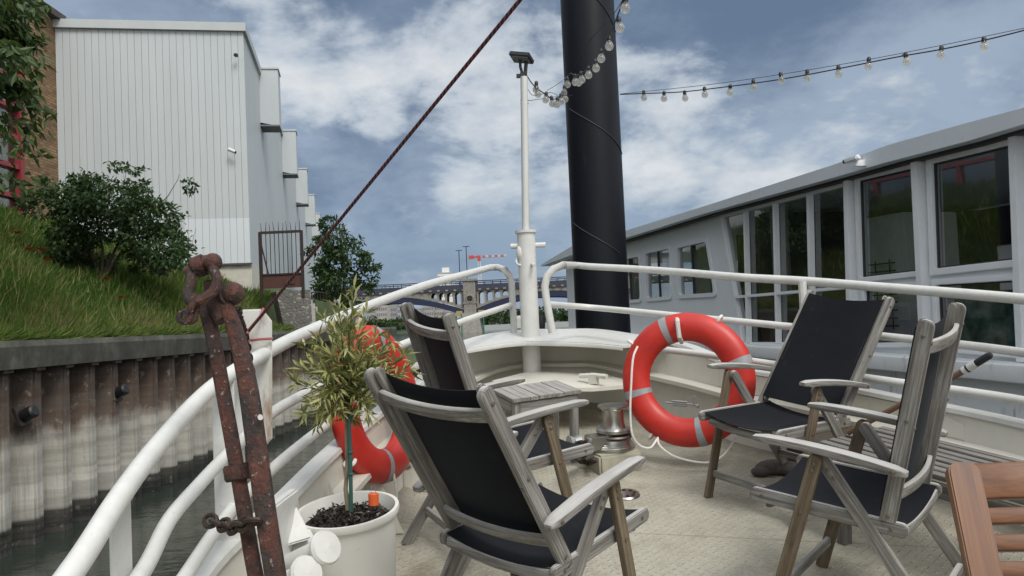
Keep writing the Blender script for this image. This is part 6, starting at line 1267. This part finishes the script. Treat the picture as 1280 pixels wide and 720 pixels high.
# ---- solar lamp on the pole
q = P(652, 72, 6.2); slm = thing('solar_lamp', 'black solar floodlight clamped on top of the white bow pole', 'lamp', P(654, 97, 6.22))
Mq = Matrix.Translation(q) @ Matrix.Rotation(R(-24), 4, 'Z') @ Matrix.Rotation(R(14), 4, 'Y') @ Matrix.Rotation(R(-16), 4, 'X')
MB().box((0, 0, 0), (0.165, 0.12, 0.035), Mq).build('housing', M_BLACK, slm, bevel=0.006)
b = MB(); b.tube([P(650, 74, 6.2), P(650.5, 84, 6.2), P(653, 92, 6.2), P(655, 101, 6.2)], 0.011, 8).tube([P(658, 76, 6.2), P(657, 86, 6.2), P(656, 101, 6.2)], 0.014, 8).box(P(654, 93, 6.2), (0.045, 0.04, 0.03)).box(P(648, 95, 6.2), (0.03, 0.03, 0.025)); b.build('bracket', M_BLACK, slm)
MB().box((0, 0, -0.019), (0.14, 0.095, 0.004), Mq).build('lens', M_GALV, slm)
MB().tube([P(655.5, 126, 6.22) + Vector((0, 0, .008)), P(655.5, 126, 6.22)], 0.030, 12).tube([P(655.6, 130, 6.22) + Vector((0, 0, .006)), P(655.6, 130, 6.22)], 0.030, 12).build('cable_tie', M_BLACK, slm)

# ---- string lights
def mk_bulb():
    m = Mat('clear_bulb_glass'); t = m.N.new('ShaderNodeBsdfTransparent'); t.inputs[0].default_value = (0.80, 0.80, 0.77, 1); g = m.N.new('ShaderNodeBsdfGlossy'); g.inputs['Roughness'].default_value = 0.04; d = m.N.new('ShaderNodeBsdfTranslucent'); d.inputs[0].default_value = (0.85, 0.83, 0.78, 1)
    f = m.N.new('ShaderNodeFresnel'); f.inputs[0].default_value = 1.45; ge = m.N.new('ShaderNodeNewGeometry'); a = m.N.new('ShaderNodeMixShader'); a.inputs[0].default_value = 0.5; m.L.new(t.outputs[0], a.inputs[1]); m.L.new(d.outputs[0], a.inputs[2])
    x = m.N.new('ShaderNodeMixShader'); m.L.new(m.math('MULTIPLY', f.outputs[0], m.math('SUBTRACT', 1.0, ge.outputs['Backfacing'])), x.inputs[0]); m.L.new(a.outputs[0], x.inputs[1]); m.L.new(g.outputs[0], x.inputs[2]); m.L.new(x.outputs[0], m.out.inputs[0]); return m.m
M_BULB = mk_bulb(); RB = 0.027
bulb_me = MB().lathe([(0.0001, -RB)] + [(RB * math.cos(R(a)), RB * math.sin(R(a))) for a in (-65, -40, -15, 10, 35)] + [(0.016, 0.026), (0.0125, 0.036)], 16, None, False).mesh('bulb', (M_BULB,), 60)
sock_me = MB().lathe([(0.013, 0.030), (0.0145, 0.036), (0.0135, 0.058), (0.006, 0.066)], 12).mesh('socket', (M_BLACK,), 40)
fil_me = MB().tube([(-0.006, 0, 0.03), (-0.009, 0, -0.004), (0.0, 0, 0.004), (0.009, 0, -0.004), (0.006, 0, 0.03)], 0.0012, 5).mesh('filament', (M_STEEL,), 60)
def string(name, label, cable, bulbs, second=None):
    q = cable[0]; r_ = thing(name, label, 'string lights', q, 'string lights over the deck'); pts = catmull(cable, 10); MB().tube(pts, 0.0042, 6).build('cable', M_BLACK, r_)
    for s in (second or []): MB().tube(catmull(s, 8), 0.0022, 5).build('support_wire', M_BLACK, r_)
    for px, py, Y, tilt in bulbs:
        p = P(px, py, Y); M_ = Matrix.Translation(p) @ Matrix.Rotation(tilt, 4, 'Y'); bo = link('bulb', bulb_me, r_, M_); link('socket', sock_me, bo, M_); link('filament', fil_me, bo, M_)
        top = M_ @ Vector((0, 0, 0.064)); near = min(pts, key=lambda v: (v - top).length)
        if (near - top).length < 0.16: MB().tube([top, near], 0.003, 5).build('drop_wire', M_BLACK, bo)
c1_ = [P(657, 92, 6.15), P(664, 103, 6.2), P(671, 110, 6.3), P(682, 118, 6.4), P(692, 124, 6.5), P(702, 117, 6.6), P(707, 103, 6.65), P(711, 93.5, 6.6), P(720, 94, 6.3), P(731, 89, 6.0), P(743, 80, 5.7), P(752, 65, 5.4), P(761, 45, 5.0), P(769, 27, 4.7), P(777, 5, 4.4), P(784, -25, 4.0)]
b1 = [(670, 112, 6.3, .1), (672.5, 118, 6.3, -.2), (682, 125, 6.4, .15), (690.5, 130, 6.5, -.1), (696, 131, 6.5, .2), (701.5, 127, 6.55, .0), (705, 116, 6.6, .15), (706.5, 124, 6.6, -.25), (709.5, 106, 6.6, 0), (719, 103, 6.35, 0), (723.6, 103.5, 6.2, .1), (727.5, 100, 6.1, -.1), (735.7, 94, 5.9, .05), (745, 85.5, 5.7, -.05), (751.5, 73.5, 5.4, .05), (761.6, 57.8, 5.05, 0), (775, 35, 4.6, -.1), (781.5, 10.7, 4.35, .1)]
string('string_lights', 'string of clear bulbs sagging from the bow pole up past the black pile', c1_, b1, [[P(713, 92, 6.6), P(738, 50, 5.6), P(765, 20, 4.9), P(782, -6, 4.3)], [P(684, 113, 6.4), P(700, 103, 6.55), P(712, 93, 6.6)], [P(660, 112, 6.2), P(666, 119, 6.3), P(690, 116, 6.5), P(698, 120, 6.5)]])
c2_ = [P(775, 118, 7.05), P(800, 117, 6.95), P(850, 115, 6.75), P(900, 109.5, 6.5), P(950, 103, 6.25), P(1000, 95, 6.0), P(1060, 83.5, 5.75), P(1120, 71.5, 5.5), P(1180, 61, 5.3), P(1240, 48, 5.1), P(1300, 32, 4.9), P(1420, -10, 4.5)]
b2 = [(805, 122.5, 6.95, 0), (830, 123.5, 6.85, .05), (856.5, 123, 6.75, -.05), (881, 118.5, 6.6, 0), (912.5, 116, 6.45, .1), (942, 109.5, 6.3, 0), (977, 101, 6.1, -.1), (1009, 98, 6.0, .05), (1048.5, 93, 5.8, .0), (1085.5, 83, 5.65, .12), (1133.5, 77.5, 5.5, -.1), (1176, 69.5, 5.3, .15), (1230.5, 59, 5.1, 0)]
string('string_lights', 'string of clear bulbs running from the black pile across the sky above the houseboat roof', c2_, b2, [[P(775, 117.5, 7.05), P(900, 104, 6.5), P(1060, 79, 5.75), P(1180, 56, 5.3), P(1300, 31, 4.9)], [P(660, 126, 6.3), P(700, 120.5, 6.9), P(716, 119.5, 7.0)]])
